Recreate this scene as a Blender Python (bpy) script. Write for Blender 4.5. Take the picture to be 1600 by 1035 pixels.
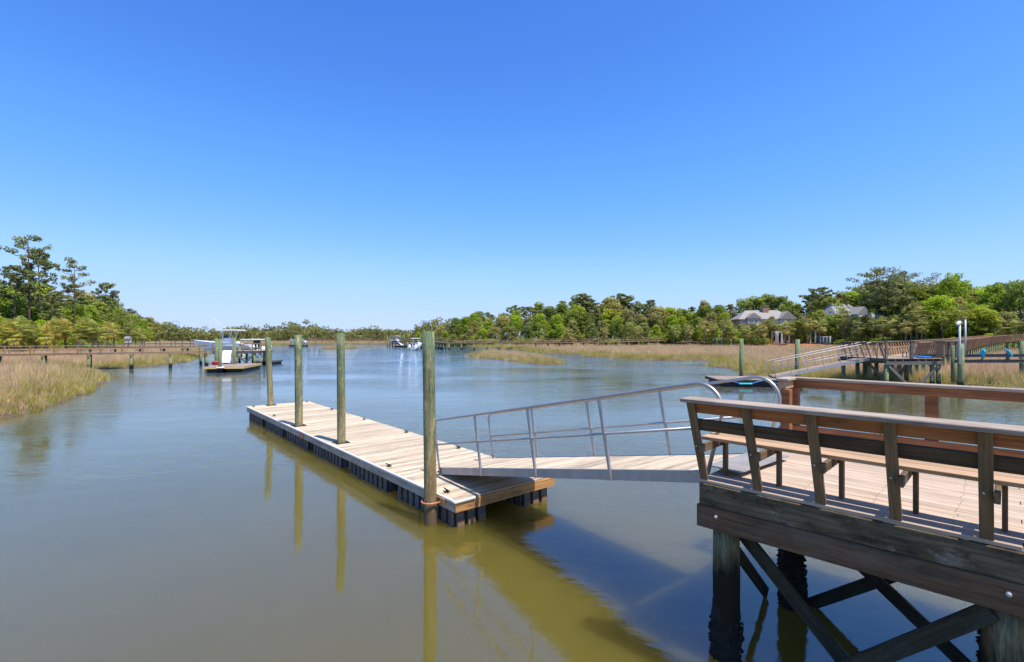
import bpy, bmesh, math, random
import numpy as np
from mathutils import Vector, Matrix, Euler

for o in list(bpy.data.objects):
    bpy.data.objects.remove(o)
scene = bpy.context.scene
C = scene.collection
R = math.radians
random.seed(7)
rng = np.random.default_rng(11)

# ---------------------------------------------------------------- camera, sky, sun, exposure
CAM_Z = 3.7          # eye height above the water
F = 760.0            # focal length in photograph pixels (1600 wide)
HY = 527.0           # horizon row
cd = bpy.data.cameras.new('camera')
cd.sensor_width = 36.0
cd.lens = 36.0 * F / 1600.0
cd.shift_y = (HY - 517.5) / 1600.0
cd.clip_start = 0.05
cd.clip_end = 12000
cam = bpy.data.objects.new('camera', cd)
C.objects.link(cam)
cam.location = (0, 0, CAM_Z)
cam.rotation_euler = (R(90), 0, 0)
scene.camera = cam

SUN_EL = R(66.0)
SUN_AZ = math.atan2(0.74, -0.672)      # clockwise from +Y
world = bpy.data.worlds.new('World')
scene.world = world
world.use_nodes = True
wn = world.node_tree
wn.nodes.clear()
w_out = wn.nodes.new('ShaderNodeOutputWorld')
w_bg = wn.nodes.new('ShaderNodeBackground')
w_sky = wn.nodes.new('ShaderNodeTexSky')
w_sky.sky_type = 'NISHITA'
w_sky.sun_disc = False
w_sky.sun_elevation = SUN_EL
w_sky.sun_rotation = SUN_AZ
w_sky.altitude = 0
w_sky.air_density = 1.0
w_sky.dust_density = 0.1
w_sky.ozone_density = 2.0
# clear-sky colour response: deep blue overhead, pale at the horizon, the same all round
EXPO = 0.5
w_sc = wn.nodes.new('ShaderNodeMix'); w_sc.data_type = 'RGBA'; w_sc.blend_type = 'MULTIPLY'
w_sc.inputs[0].default_value = 1.0
w_sc.inputs[7].default_value = (1 / 8, 1 / 8, 1 / 8, 1)
w_cv = wn.nodes.new('ShaderNodeRGBCurve')
TMAX = 1.3
def sky_curve(ch, pts):
    c = w_cv.mapping.curves[ch]
    c.points[0].location = (0, 0)
    c.points[1].location = (1.0, pts[-1][1] / TMAX)
    for sx, ty in pts[:-1]:
        c.points.new(sx / 8, ty / TMAX)
sky_curve(0, [(1.03, .078), (1.52, .136), (2.44, .254), (3.69, .413), (5.98, .546), (8, .61)])
sky_curve(1, [(1.73, .25), (2.5, .402), (3.79, .571), (5.28, .716), (7.0, .765), (8, .78)])
sky_curve(2, [(3.2, .845), (4.23, 1.03), (5.6, 1.14), (6.5, 1.2), (8, 1.24)])
w_cv.mapping.extend = 'HORIZONTAL'
w_cv.mapping.update()
w_s2 = wn.nodes.new('ShaderNodeMix'); w_s2.data_type = 'RGBA'; w_s2.blend_type = 'MULTIPLY'
w_s2.inputs[0].default_value = 1.0
k_ = TMAX / (0.15 * 2 ** EXPO)
w_s2.inputs[7].default_value = (k_, k_, k_, 1)
wn.links.new(w_sky.outputs[0], w_sc.inputs[6])
wn.links.new(w_sc.outputs[2], w_cv.inputs['Color'])
wn.links.new(w_cv.outputs[0], w_s2.inputs[6])
wn.links.new(w_s2.outputs[2], w_bg.inputs[0])
w_bg.inputs[1].default_value = 0.15
wn.links.new(w_bg.outputs[0], w_out.inputs[0])

sd_ = bpy.data.lights.new('sun', 'SUN')
sd_.energy = 4.6
sd_.angle = R(0.53)
sd_.color = (1.0, 0.95, 0.86)
sun = bpy.data.objects.new('sun', sd_)
C.objects.link(sun)
sdir = Vector((math.sin(SUN_AZ) * math.cos(SUN_EL), math.cos(SUN_AZ) * math.cos(SUN_EL), math.sin(SUN_EL)))
sun.rotation_euler = sdir.to_track_quat('Z', 'Y').to_euler()
sun.location = sdir * 60

scene.view_settings.view_transform = 'Standard'
scene.view_settings.look = 'None'
scene.view_settings.exposure = EXPO
scene.view_settings.gamma = 1.0
scene.render.engine = 'CYCLES'

# ---------------------------------------------------------------- helpers
def px(x, y, z=0.0):
    """a photograph pixel on the level plane at height z -> world point"""
    d = F * (CAM_Z - z) / (y - HY)
    return Vector(((x - 800.0) / F * d, d, z))

def pxd(x, d):
    return (x - 800.0) / F * d

def tag(o, label=None, cat=None, group=None, kind=None):
    if label: o['label'] = label
    if cat: o['category'] = cat
    if group: o['group'] = group
    if kind: o['kind'] = kind
    return o

def empty(name, loc, rot=(0, 0, 0), **k):
    o = bpy.data.objects.new(name, None)
    o.empty_display_size = 0.2
    C.objects.link(o)
    o.location = loc
    o.rotation_euler = rot
    return tag(o, **k)

def link(name, me, mat=None, parent=None, M=None, **k):
    o = bpy.data.objects.new(name, me)
    C.objects.link(o)
    if mat is not None and not me.materials:
        me.materials.append(mat)
    if parent is not None:
        o.parent = parent
    if M is not None:
        o.matrix_local = M
    return tag(o, **k)

def bm_mesh(bm, name, smooth=False):
    me = bpy.data.meshes.new(name)
    bmesh.ops.recalc_face_normals(bm, faces=bm.faces)
    bm.to_mesh(me)
    bm.free()
    if smooth:
        me.polygons.foreach_set('use_smooth', [True] * len(me.polygons))
    return me

def box_bm(bm, c, s, M=None):
    r = bmesh.ops.create_cube(bm, size=1.0)
    for v in r['verts']:
        v.co = Vector((v.co.x * s[0] + c[0], v.co.y * s[1] + c[1], v.co.z * s[2] + c[2]))
        if M is not None:
            v.co = M @ v.co
    return r['verts']

_boxes = {}
def box_mesh(l, w, h, bev=0.0, mat=None):
    """a box centred on the origin, length along x; shared between equal boards"""
    key = (round(l, 3), round(w, 3), round(h, 3), bev, mat.name if mat else '')
    if key in _boxes:
        return _boxes[key]
    bm = bmesh.new()
    box_bm(bm, (0, 0, 0), (l, w, h))
    if bev > 0:
        bmesh.ops.bevel(bm, geom=bm.edges[:], offset=bev, segments=1, affect='EDGES')
    me = bm_mesh(bm, 'board')
    if mat: me.materials.append(mat)
    _boxes[key] = me
    return me

def box(name, c, s, mat, parent=None, bev=0.0, rot=None, **k):
    me = box_mesh(s[0], s[1], s[2], bev, mat)
    M = Matrix.Translation(c)
    if rot is not None:
        M = M @ Euler(rot).to_matrix().to_4x4()
    return link(name, me, None, parent, M, **k)

def beam(name, p0, p1, w, h, mat, parent=None, bev=0.0, side=None, **k):
    """a board from p0 to p1; w across, h in the 'up' direction"""
    p0 = Vector(p0); p1 = Vector(p1)
    x = (p1 - p0)
    l = x.length
    x.normalize()
    up = Vector(side) if side is not None else Vector((0, 0, 1))
    if abs(x.dot(up)) > 0.98:
        up = Vector((0, 1, 0))
    y = up.cross(x).normalized()
    z = x.cross(y)
    M = Matrix(((x.x, y.x, z.x, 0), (x.y, y.y, z.y, 0), (x.z, y.z, z.z, 0), (0, 0, 0, 1)))
    M = Matrix.Translation((p0 + p1) / 2) @ M
    return link(name, box_mesh(l, w, h, bev, mat), None, parent, M, **k)

def tube_bm(bm, pts, r, n=10, caps=True):
    pts = [Vector(p) for p in pts]
    rs = r if isinstance(r, (list, tuple)) else [r] * len(pts)
    rings = []
    prev = None
    for i, p in enumerate(pts):
        if i == 0: t = pts[1] - p
        elif i == len(pts) - 1: t = p - pts[i - 1]
        else: t = (pts[i + 1] - p).normalized() + (p - pts[i - 1]).normalized()
        t.normalize()
        if prev is None:
            ref = Vector((0, 0, 1)) if abs(t.z) < 0.9 else Vector((1, 0, 0))
            u = t.cross(ref).normalized()
        else:
            u = (prev - t * prev.dot(t)).normalized()
        prev = u
        v = t.cross(u)
        rings.append([bm.verts.new(p + (u * math.cos(a) + v * math.sin(a)) * rs[i])
                      for a in [2 * math.pi * k / n for k in range(n)]])
    for a, b in zip(rings[:-1], rings[1:]):
        for k in range(n):
            bm.faces.new((a[k], a[(k + 1) % n], b[(k + 1) % n], b[k]))
    if caps:
        bm.faces.new(rings[0][::-1]); bm.faces.new(rings[-1])

def tube(name, pts, r, mat, parent=None, n=10, smooth=True, **k):
    bm = bmesh.new()
    tube_bm(bm, pts, r, n)
    me = bm_mesh(bm, name, smooth)
    return link(name, me, mat, parent, **k)

def arc(c, r, a0, a1, ux, uz, n=7):
    return [Vector(c) + Vector(ux) * (r * math.cos(R(a0 + (a1 - a0) * i / n))) + Vector(uz) * (r * math.sin(R(a0 + (a1 - a0) * i / n))) for i in range(n + 1)]

def mesh_np(name, co, faces_flat, loop_tot, mat=None, col=None, mats_idx=None):
    me = bpy.data.meshes.new(name)
    nv = len(co); nl = len(faces_flat); nf = len(loop_tot)
    me.vertices.add(nv); me.loops.add(nl); me.polygons.add(nf)
    me.vertices.foreach_set('co', np.ascontiguousarray(co, dtype=np.float32).ravel())
    me.loops.foreach_set('vertex_index', np.asarray(faces_flat, dtype=np.int32))
    ls = np.concatenate(([0], np.cumsum(loop_tot)[:-1])).astype(np.int32)
    me.polygons.foreach_set('loop_start', ls)
    if col is not None:
        a = me.color_attributes.new('tint', 'FLOAT_COLOR', 'POINT')
        a.data.foreach_set('color', np.ascontiguousarray(col, dtype=np.float32).ravel())
    me.update(calc_edges=True)
    if mat: me.materials.append(mat)
    return me

# ---------------------------------------------------------------- materials
class NT:
    def __init__(s, name):
        s.m = bpy.data.materials.new(name)
        s.m.use_nodes = True
        s.t = s.m.node_tree
        s.t.nodes.clear()
        s.out = s.t.nodes.new('ShaderNodeOutputMaterial')
    def n(s, typ, **k):
        nd = s.t.nodes.new('ShaderNode' + typ)
        for a, v in k.items():
            setattr(nd, a, v)
        return nd
    def l(s, a, b):
        s.t.links.new(a, b)
    def set(s, nd, **k):
        for a, v in k.items():
            nd.inputs[a.replace('_', ' ')].default_value = v
        return nd
    def mix(s, fac, a, b, mode='MIX'):
        nd = s.t.nodes.new('ShaderNodeMix')
        nd.data_type = 'RGBA'; nd.blend_type = mode
        for sock, v in ((nd.inputs[0], fac), (nd.inputs[6], a), (nd.inputs[7], b)):
            if hasattr(v, 'is_linked') or isinstance(v, bpy.types.NodeSocket): s.l(v, sock)
            elif isinstance(v, (int, float)): sock.default_value = v
            else: sock.default_value = (*v[:3], 1)
        return nd.outputs[2]
    def math(s, op, a, b=None, clamp=False):
        nd = s.t.nodes.new('ShaderNodeMath'); nd.operation = op; nd.use_clamp = clamp
        for i, v in enumerate((a, b)):
            if v is None: continue
            if isinstance(v, bpy.types.NodeSocket): s.l(v, nd.inputs[i])
            else: nd.inputs[i].default_value = v
        return nd.outputs[0]
    def ramp(s, fac, stops):
        nd = s.t.nodes.new('ShaderNodeValToRGB')
        el = nd.color_ramp.elements
        while len(el) > 1: el.remove(el[-1])
        for i, (p, c) in enumerate(stops):
            e = el[0] if i == 0 else el.new(p)
            e.position = p
            e.color = (*c[:3], 1) if not isinstance(c, (int, float)) else (c, c, c, 1)
        s.l(fac, nd.inputs[0])
        return nd.outputs[0]
    def noise(s, vec, scale, detail=4, rough=0.55, dist=0.0):
        nd = s.t.nodes.new('ShaderNodeTexNoise')
        nd.inputs['Scale'].default_value = scale
        nd.inputs['Detail'].default_value = detail
        nd.inputs['Roughness'].default_value = rough
        nd.inputs['Distortion'].default_value = dist
        if vec is not None: s.l(vec, nd.inputs['Vector'])
        return nd.outputs['Fac']
    def coords(s, scale=(1, 1, 1), rnd=True, kind='Object'):
        tc = s.t.nodes.new('ShaderNodeTexCoord')
        v = tc.outputs[kind]
        if rnd:
            oi = s.t.nodes.new('ShaderNodeObjectInfo')
            m = s.math('MULTIPLY', oi.outputs['Random'], 57.0)
            cb = s.t.nodes.new('ShaderNodeCombineXYZ')
            s.l(m, cb.inputs[0]); s.l(s.math('MULTIPLY', m, 1.7), cb.inputs[1]); s.l(m, cb.inputs[2])
            ad = s.t.nodes.new('ShaderNodeVectorMath'); ad.operation = 'ADD'
            s.l(v, ad.inputs[0]); s.l(cb.outputs[0], ad.inputs[1])
            v = ad.outputs[0]
        mp = s.t.nodes.new('ShaderNodeMapping')
        mp.inputs['Scale'].default_value = scale
        s.l(v, mp.inputs['Vector'])
        return mp.outputs[0]
    def finish(s, col, rough=0.8, bump=None, bstr=0.3, bdist=0.01, metallic=0.0, spec=0.3):
        b = s.t.nodes.new('ShaderNodeBsdfPrincipled')
        if isinstance(col, bpy.types.NodeSocket): s.l(col, b.inputs['Base Color'])
        else: b.inputs['Base Color'].default_value = (*col[:3], 1)
        if isinstance(rough, bpy.types.NodeSocket): s.l(rough, b.inputs['Roughness'])
        else: b.inputs['Roughness'].default_value = rough
        b.inputs['Metallic'].default_value = metallic
        b.inputs['Specular IOR Level'].default_value = spec
        if bump is not None:
            bp = s.t.nodes.new('ShaderNodeBump')
            bp.inputs['Strength'].default_value = bstr
            bp.inputs['Distance'].default_value = bdist
            s.l(bump, bp.inputs['Height'])
            s.l(bp.outputs[0], b.inputs['Normal'])
        s.l(b.outputs[0], s.out.inputs[0])
        s.bsdf = b
        return s.m

def wood(name, light, mid, dark, stain=0.5, stain_col=(0.06, 0.05, 0.04), moss=None, moss_amt=0.5, var=0.35, rough=0.85, bstr=0.5, blotch=None):
    t = NT(name)
    g = t.noise(t.coords((1.2, 34, 34)), 1.0, 6, 0.65, 0.6)
    col = t.ramp(g, [(0.25, dark), (0.46, mid), (0.72, light)])
    # fine cracks along the grain
    ck = t.noise(t.coords((2.2, 95, 95)), 1.0, 3, 0.6, 0.3)
    ckm = t.ramp(ck, [(0.30, 1.0), (0.38, 0.0)])
    col = t.mix(t.math('MULTIPLY', ckm, 0.45), col, stain_col)
    st = t.noise(t.coords((1.6, 6, 6)), 1.0, 5, 0.6)
    stm = t.ramp(st, [(0.48, 0.0), (0.72, stain)])
    col = t.mix(stm, col, stain_col)
    if moss is not None:
        ms = t.noise(t.coords((1.5, 3, 3)), 1.6, 5, 0.7)
        msm = t.ramp(ms, [(0.47, 0.0), (0.62, moss_amt)])
        col = t.mix(msm, col, moss)
    if blotch is not None:                       # pale lichen and black mould with ragged outlines
        b1 = t.noise(t.coords((1.0, 1.6, 1.6)), 2.1, 8, 0.72)
        col = t.mix(t.ramp(b1, [(0.56, 0.0), (0.64, 0.55)]), col, blotch)
        b2 = t.noise(t.coords((1.3, 2.2, 2.2)), 2.7, 8, 0.75)
        col = t.mix(t.ramp(b2, [(0.50, 0.0), (0.62, 0.75)]), col, stain_col)
    oi = t.n('ObjectInfo')
    hs = t.n('HueSaturation')
    t.l(t.math('ADD', t.math('MULTIPLY', oi.outputs['Random'], var), 1.0 - var * 0.55), hs.inputs['Value'])
    t.l(col, hs.inputs['Color'])
    hgt = t.math('SUBTRACT', g, t.math('MULTIPLY', ckm, 0.5))
    return t.finish(hs.outputs[0], rough, hgt, bstr, 0.006, spec=0.2)

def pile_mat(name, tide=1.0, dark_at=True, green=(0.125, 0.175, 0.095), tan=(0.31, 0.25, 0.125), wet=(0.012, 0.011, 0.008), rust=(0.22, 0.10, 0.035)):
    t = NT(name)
    g = t.noise(t.coords((22, 22, 1.0)), 1.0, 6, 0.65, 0.5)
    tc = t.n('TexCoord')
    sp = t.n('SeparateXYZ')
    t.l(tc.outputs['Object'], sp.inputs[0])
    big = t.noise(t.coords((3.0, 3.0, 0.55)), 1.0, 4, 0.6)
    base = t.mix(t.ramp(t.math('ADD', t.math('MULTIPLY', sp.outputs['Z'], -0.17), t.math('ADD', big, 0.26)), [(0.22, 0.0), (0.62, 1.0)]), green, tan)
    base = t.mix(t.ramp(g, [(0.3, 0.75), (0.55, 0.0)]), base, tuple(c * 0.35 for c in green))
    base = t.mix(t.ramp(g, [(0.62, 0.0), (0.80, 0.5)]), base, tuple(c * 1.7 for c in tan))
    rs = t.noise(t.coords((9, 9, 0.9)), 1.0, 3, 0.5)
    rz = t.ramp(t.math('MULTIPLY', sp.outputs['Z'], 0.25), [(0.1, 1.0), (0.55, 0.75), (0.72, 0.0)])
    base = t.mix(t.math('MULTIPLY', t.ramp(rs, [(0.54, 0.0), (0.70, 0.7)]), rz), base, rust)
    ck = t.noise(t.coords((30, 30, 0.7)), 1.0, 3, 0.6, 0.8)
    ckm = t.ramp(ck, [(0.30, 1.0), (0.37, 0.0)])
    base = t.mix(t.math('MULTIPLY', ckm, 0.8), base, (0.025, 0.02, 0.012))
    fm_ = t.noise(t.coords((60, 60, 9)), 1.0, 4, 0.7)
    base = t.mix(t.ramp(fm_, [(0.35, 0.5), (0.5, 0.0)]), base, tuple(c * 0.45 for c in green))
    base = t.mix(t.ramp(fm_, [(0.52, 0.0), (0.7, 0.5)]), base, tuple(min(1, c * 2.0) for c in tan))
    bl = t.noise(t.coords((5, 5, 2.2)), 1.0, 7, 0.7)
    base = t.mix(t.ramp(bl, [(0.55, 0.0), (0.68, 0.55)]), base, tuple(c * 1.9 for c in tan))
    base = t.mix(t.ramp(bl, [(0.30, 0.6), (0.42, 0.0)]), base, tuple(c * 0.4 for c in green))
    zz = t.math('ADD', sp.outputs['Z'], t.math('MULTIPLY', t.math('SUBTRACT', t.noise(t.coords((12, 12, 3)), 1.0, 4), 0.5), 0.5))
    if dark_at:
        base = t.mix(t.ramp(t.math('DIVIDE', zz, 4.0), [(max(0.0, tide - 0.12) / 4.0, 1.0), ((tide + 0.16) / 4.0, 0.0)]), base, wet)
    return t.finish(base, 0.8, g, 0.6, 0.01, spec=0.2)

def plain(name, col, rough=0.6, metallic=0.0, var=0.12, scale=6.0, bstr=0.15, spec=0.3):
    t = NT(name)
    n = t.noise(t.coords((1, 1, 1)), scale, 5, 0.6)
    c = t.mix(t.ramp(n, [(0.3, 0.0), (0.7, 1.0)]), tuple(x * (1 - var) for x in col), tuple(min(1, x * (1 + var)) for x in col))
    return t.finish(c, rough, n, bstr, 0.004, metallic, spec)

def leaf_mat(name, trans=0.3):
    t = NT(name)
    at = t.n('VertexColor', layer_name='tint')
    oi = t.n('ObjectInfo')
    c = t.mix(1.0, oi.outputs['Color'], at.outputs['Color'], 'MULTIPLY')
    d = t.n('BsdfDiffuse'); tr = t.n('BsdfTranslucent'); mx = t.n('MixShader')
    t.l(c, d.inputs[0])
    hs = t.n('HueSaturation')
    hs.inputs['Hue'].default_value = 0.485
    hs.inputs['Value'].default_value = 1.25
    t.l(c, hs.inputs['Color'])
    t.l(hs.outputs[0], tr.inputs[0])
    mx.inputs[0].default_value = trans
    t.l(d.outputs[0], mx.inputs[1]); t.l(tr.outputs[0], mx.inputs[2])
    t.l(mx.outputs[0], t.out.inputs[0])
    return t.m

M = {}
M['deck'] = wood('weathered_deck_wood', (0.66, 0.53, 0.375), (0.54, 0.425, 0.295), (0.31, 0.23, 0.155), 0.55, (0.18, 0.135, 0.10), var=0.5)
M['deck2'] = wood('pier_deck_wood', (0.58, 0.45, 0.325), (0.47, 0.35, 0.25), (0.26, 0.18, 0.125), 0.35, (0.16, 0.11, 0.08), var=0.30)
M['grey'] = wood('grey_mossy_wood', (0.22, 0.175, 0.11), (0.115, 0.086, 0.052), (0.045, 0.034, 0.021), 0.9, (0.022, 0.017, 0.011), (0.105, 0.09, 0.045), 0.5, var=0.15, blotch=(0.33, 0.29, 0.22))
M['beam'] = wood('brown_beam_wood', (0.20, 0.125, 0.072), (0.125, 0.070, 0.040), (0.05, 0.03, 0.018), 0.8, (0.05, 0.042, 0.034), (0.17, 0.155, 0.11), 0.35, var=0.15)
M['red'] = wood('reddish_brown_wood', (0.43, 0.185, 0.078), (0.30, 0.118, 0.046), (0.13, 0.054, 0.024), 0.6, (0.07, 0.04, 0.025), var=0.25)
M['cap'] = wood('grey_weathered_cap_wood', (0.52, 0.42, 0.33), (0.38, 0.30, 0.23), (0.15, 0.115, 0.085), 0.65, (0.10, 0.078, 0.06), var=0.2, bstr=0.9)
M['dark_board'] = wood('blackened_brown_board', (0.13, 0.085, 0.05), (0.075, 0.048, 0.03), (0.035, 0.022, 0.015), 0.7, (0.02, 0.016, 0.011), (0.06, 0.06, 0.03), 0.4, var=0.15)
M['post'] = wood('grey_brown_post_wood', (0.25, 0.165, 0.09), (0.155, 0.098, 0.052), (0.065, 0.04, 0.023), 0.6, (0.05, 0.04, 0.03), (0.10, 0.10, 0.06), 0.3, var=0.25)
M['seat'] = wood('bench_seat_wood', (0.58, 0.38, 0.22), (0.43, 0.275, 0.165), (0.23, 0.14, 0.08), 0.35, (0.15, 0.09, 0.05), var=0.2)
M['fascia'] = wood('grey_fascia_wood', (0.56, 0.49, 0.40), (0.42, 0.36, 0.29), (0.21, 0.175, 0.14), 0.5, (0.15, 0.12, 0.095), (0.16, 0.15, 0.10), 0.35, var=0.2)
M['orange'] = wood('orange_end_wood', (0.60, 0.33, 0.14), (0.48, 0.24, 0.09), (0.27, 0.12, 0.04), 0.75, (0.09, 0.05, 0.03), var=0.15)
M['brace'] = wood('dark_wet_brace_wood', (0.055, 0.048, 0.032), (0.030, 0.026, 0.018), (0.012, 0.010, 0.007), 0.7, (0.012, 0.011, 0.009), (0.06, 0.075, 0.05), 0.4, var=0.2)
M['far_wood'] = wood('sunbleached_far_wood', (0.42, 0.33, 0.25), (0.31, 0.23, 0.17), (0.16, 0.115, 0.085), 0.4, (0.10, 0.075, 0.055), var=0.3)
M['far_red'] = wood('far_reddish_wood', (0.46, 0.29, 0.17), (0.34, 0.20, 0.11), (0.17, 0.098, 0.056), 0.4, (0.09, 0.055, 0.035), var=0.3)
M['far_dark'] = wood('far_grey_wood', (0.20, 0.19, 0.17), (0.13, 0.12, 0.11), (0.06, 0.055, 0.05), 0.5, (0.04, 0.04, 0.035), var=0.3)
M['pile'] = pile_mat('green_piling', 0.25, False)
M['pile_dock'] = pile_mat('dock_piling', 0.42, True, wet=(0.13, 0.085, 0.045))
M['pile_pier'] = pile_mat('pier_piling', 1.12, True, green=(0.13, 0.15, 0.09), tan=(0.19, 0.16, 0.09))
M['pile_far'] = pile_mat('far_piling', 0.5, True, green=(0.15, 0.21, 0.10), tan=(0.24, 0.25, 0.12))
M['crust'] = plain('oyster_crust', (0.018, 0.016, 0.013), 0.95, 0, 0.6, 30, 0.8)
M['alu'] = plain('brushed_aluminium', (0.42, 0.39, 0.37), 0.42, 0.75, 0.1, 9, 0.05, 0.5)
M['plate'] = plain('scuffed_tread_plate', (0.34, 0.30, 0.26), 0.6, 0.3, 0.15, 5, 0.08, 0.4)
M['alu_dull'] = plain('dull_aluminium', (0.40, 0.385, 0.37), 0.5, 0.5, 0.15, 5, 0.08, 0.5)
M['black'] = plain('black_plastic', (0.016, 0.017, 0.02), 0.55, 0, 0.25, 8)
M['float_grey'] = plain('scuffed_lit_rib_plastic', (0.10, 0.09, 0.082), 0.6, 0, 0.4, 5)
M['float_mud'] = plain('muddy_float_base', (0.20, 0.12, 0.07), 0.85, 0, 0.3, 14)
M['iron'] = plain('black_iron', (0.02, 0.02, 0.022), 0.5, 0.3, 0.2, 8)
M['copper'] = plain('rust_coated_ring', (0.55, 0.21, 0.11), 0.55, 0.1, 0.3, 16)
M['rubstrip'] = plain('white_rub_strip', (0.74, 0.71, 0.68), 0.55, 0, 0.1, 5)
M['white'] = plain('white_paint', (0.80, 0.79, 0.76), 0.4, 0, 0.04, 3, 0.03)
M['pvc'] = plain('weathered_white_pvc', (0.58, 0.58, 0.56), 0.5, 0, 0.08, 3, 0.03)
M['gel'] = plain('white_gelcoat', (0.80, 0.80, 0.78), 0.22, 0, 0.04, 3, 0.0, 0.5)
M['blue'] = plain('blue_gelcoat', (0.10, 0.24, 0.48), 0.25, 0, 0.06, 3, 0.0, 0.5)
M['navy'] = plain('navy_canvas', (0.03, 0.05, 0.10), 0.7, 0, 0.1)
M['cyan'] = plain('turquoise_bunk_carpet', (0.02, 0.50, 0.62), 0.7, 0, 0.1)
M['tarp'] = plain('bright_blue_rope', (0.05, 0.22, 0.62), 0.6, 0, 0.1)
M['redtub'] = plain('red_plastic', (0.60, 0.045, 0.035), 0.45, 0, 0.1)
M['yellow_wood'] = wood('yellow_dock_fascia', (0.62, 0.44, 0.18), (0.52, 0.36, 0.13), (0.35, 0.23, 0.08), 0.3, (0.2, 0.13, 0.06))
M['bolt'] = plain('galvanised_bolt', (0.55, 0.56, 0.58), 0.4, 0.7, 0.1)
M['glass'] = plain('dark_window_glass', (0.03, 0.04, 0.05), 0.08, 0, 0.05, 2, 0.0, 0.6)
M['siding'] = plain('pale_grey_siding', (0.44, 0.46, 0.48), 0.7, 0, 0.05, 2)
M['siding2'] = plain('cream_siding', (0.66, 0.62, 0.56), 0.7, 0, 0.05, 2)
M['roof'] = plain('grey_shingle_roof', (0.30, 0.27, 0.245), 0.9, 0, 0.2, 4)
M['roof2'] = plain('slate_grey_roof', (0.25, 0.245, 0.24), 0.9, 0, 0.2, 4)
M['brick'] = plain('chimney_brick', (0.36, 0.20, 0.14), 0.9, 0, 0.3, 8)
M['bark'] = wood('tree_bark', (0.17, 0.125, 0.09), (0.11, 0.08, 0.058), (0.05, 0.036, 0.026), 0.4)
M['palmbark'] = wood('palmetto_bark', (0.25, 0.20, 0.155), (0.17, 0.13, 0.10), (0.08, 0.06, 0.045), 0.4)
M['leaf'] = leaf_mat('foliage', 0.4)
M['needle'] = leaf_mat('pine_needles', 0.25)
M['grassblade'] = leaf_mat('marsh_grass_blade', 0.38)

# ---------------------------------------------------------------- land and water
def P2(lst):
    return [tuple(px(x, y)[:2]) for x, y in lst]
left_shore = P2([(0, 656), (30, 649), (70, 639), (120, 622), (150, 609), (164, 599), (166, 590), (158, 583), (140, 577.5), (183, 576), (212, 574), (244, 572), (276, 569), (298, 564.6), (314, 558), (336, 552), (372, 547), (400, 543), (425, 540)])
far_shore = P2([(450, 538.5), (520, 538), (600, 538), (680, 538.4), (725, 540.5), (780, 545), (818, 548.5), (852, 553.5), (910, 555), (967, 561), (1011, 563.6), (1068, 564), (1111, 563.5), (1117, 566.5), (1100, 570), (1118, 573.5), (1134, 576), (1160, 583), (1200, 593), (1245, 601), (1330, 604), (1400, 606), (1500, 608), (1600, 612)])
water_poly = np.array([(-420, -260), (-120, -20), (-55, 7), (-32, 15)] + left_shore + far_shore + [(62, 31), (130, 18), (300, -20), (420, -260)])
island_a = np.array(P2([(726, 556.5), (750, 554), (790, 553.8), (830, 557), (868, 562.5), (886, 568.5), (868, 571.5), (820, 568), (770, 561.5)]))
island_b = np.array([(pxd(528, 156) + 6.0 * math.cos(a), 158 + 7 * math.sin(a)) for a in np.linspace(0, 2 * math.pi, 14, endpoint=False)])
island_c = np.array([(pxd(927, 92) + 1.9 * math.cos(a), 92 + 2.2 * math.sin(a)) for a in np.linspace(0, 2 * math.pi, 12, endpoint=False)])
upl = np.array([(-900, 60), (-170, 66), (-108, 84), (-97, 92), (-99, 108), (-118, 142), (-178, 232), (-288, 400), (-240, 385), (-60, 330), (-44, 262), (-33, 218), (0, 178), (21, 162), (41, 157), (69, 151), (92, 140), (108, 119), (118, 111), (160, 92), (260, 60), (900, 30), (4000, 30), (4000, 4000), (-4000, 4000), (-4000, 60)])

def sdf(P, poly):
    """signed distance, positive inside"""
    P = np.asarray(P, dtype=np.float64)
    best = np.full(len(P), 1e18)
    inside = np.zeros(len(P), dtype=bool)
    n = len(poly)
    for i in range(n):
        a = poly[i]; b = poly[(i + 1) % n]
        ab = b - a
        t = np.clip(((P - a) @ ab) / (ab @ ab), 0, 1)
        d = P - a - t[:, None] * ab
        best = np.minimum(best, (d * d).sum(1))
        c = ((a[1] > P[:, 1]) != (b[1] > P[:, 1]))
        if abs(b[1] - a[1]) > 1e-12:
            xi = (b[0] - a[0]) * (P[:, 1] - a[1]) / (b[1] - a[1]) + a[0]
            inside ^= c & (P[:, 0] < xi)
    d = np.sqrt(best)
    return np.where(inside, d, -d)

def wob(P, s, seed=0.0):
    return (np.sin(P[:, 0] / s + seed) * np.cos(P[:, 1] / s * 1.3 + seed * 2.1) + 0.6 * np.sin(P[:, 0] / s * 2.3 + P[:, 1] / s * 1.7 + seed * 3.3)) / 1.6

def land_d(P):
    """distance to the waterline, positive on land"""
    d = -sdf(P, water_poly)
    for isl in (island_a, island_b, island_c):
        d = np.maximum(d, sdf(P, isl))
    r = np.hypot(P[:, 0], P[:, 1])
    return d + wob(P, 2.3) * np.clip(r / 160, 0.12, 0.5) + wob(P, 0.8, 4.0) * 0.10

def ground_z(P):
    P = np.asarray(P, dtype=np.float64).reshape(-1, 2)
    d = land_d(P)
    u = sdf(P, upl)
    z = np.where(d > 0, np.minimum(0.30, d * 0.16) + 0.10 * np.clip(d / 30, 0, 1), np.maximum(-1.4, d * 0.25))
    up = np.clip((u + 4) / 14, 0, 1)
    up = up * up * (3 - 2 * up)
    return z + up * 1.7 + np.clip(u / 90, 0, 1) * 1.2

def gz(x, y):
    return float(ground_z(np.array([[x, y]]))[0])

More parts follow.
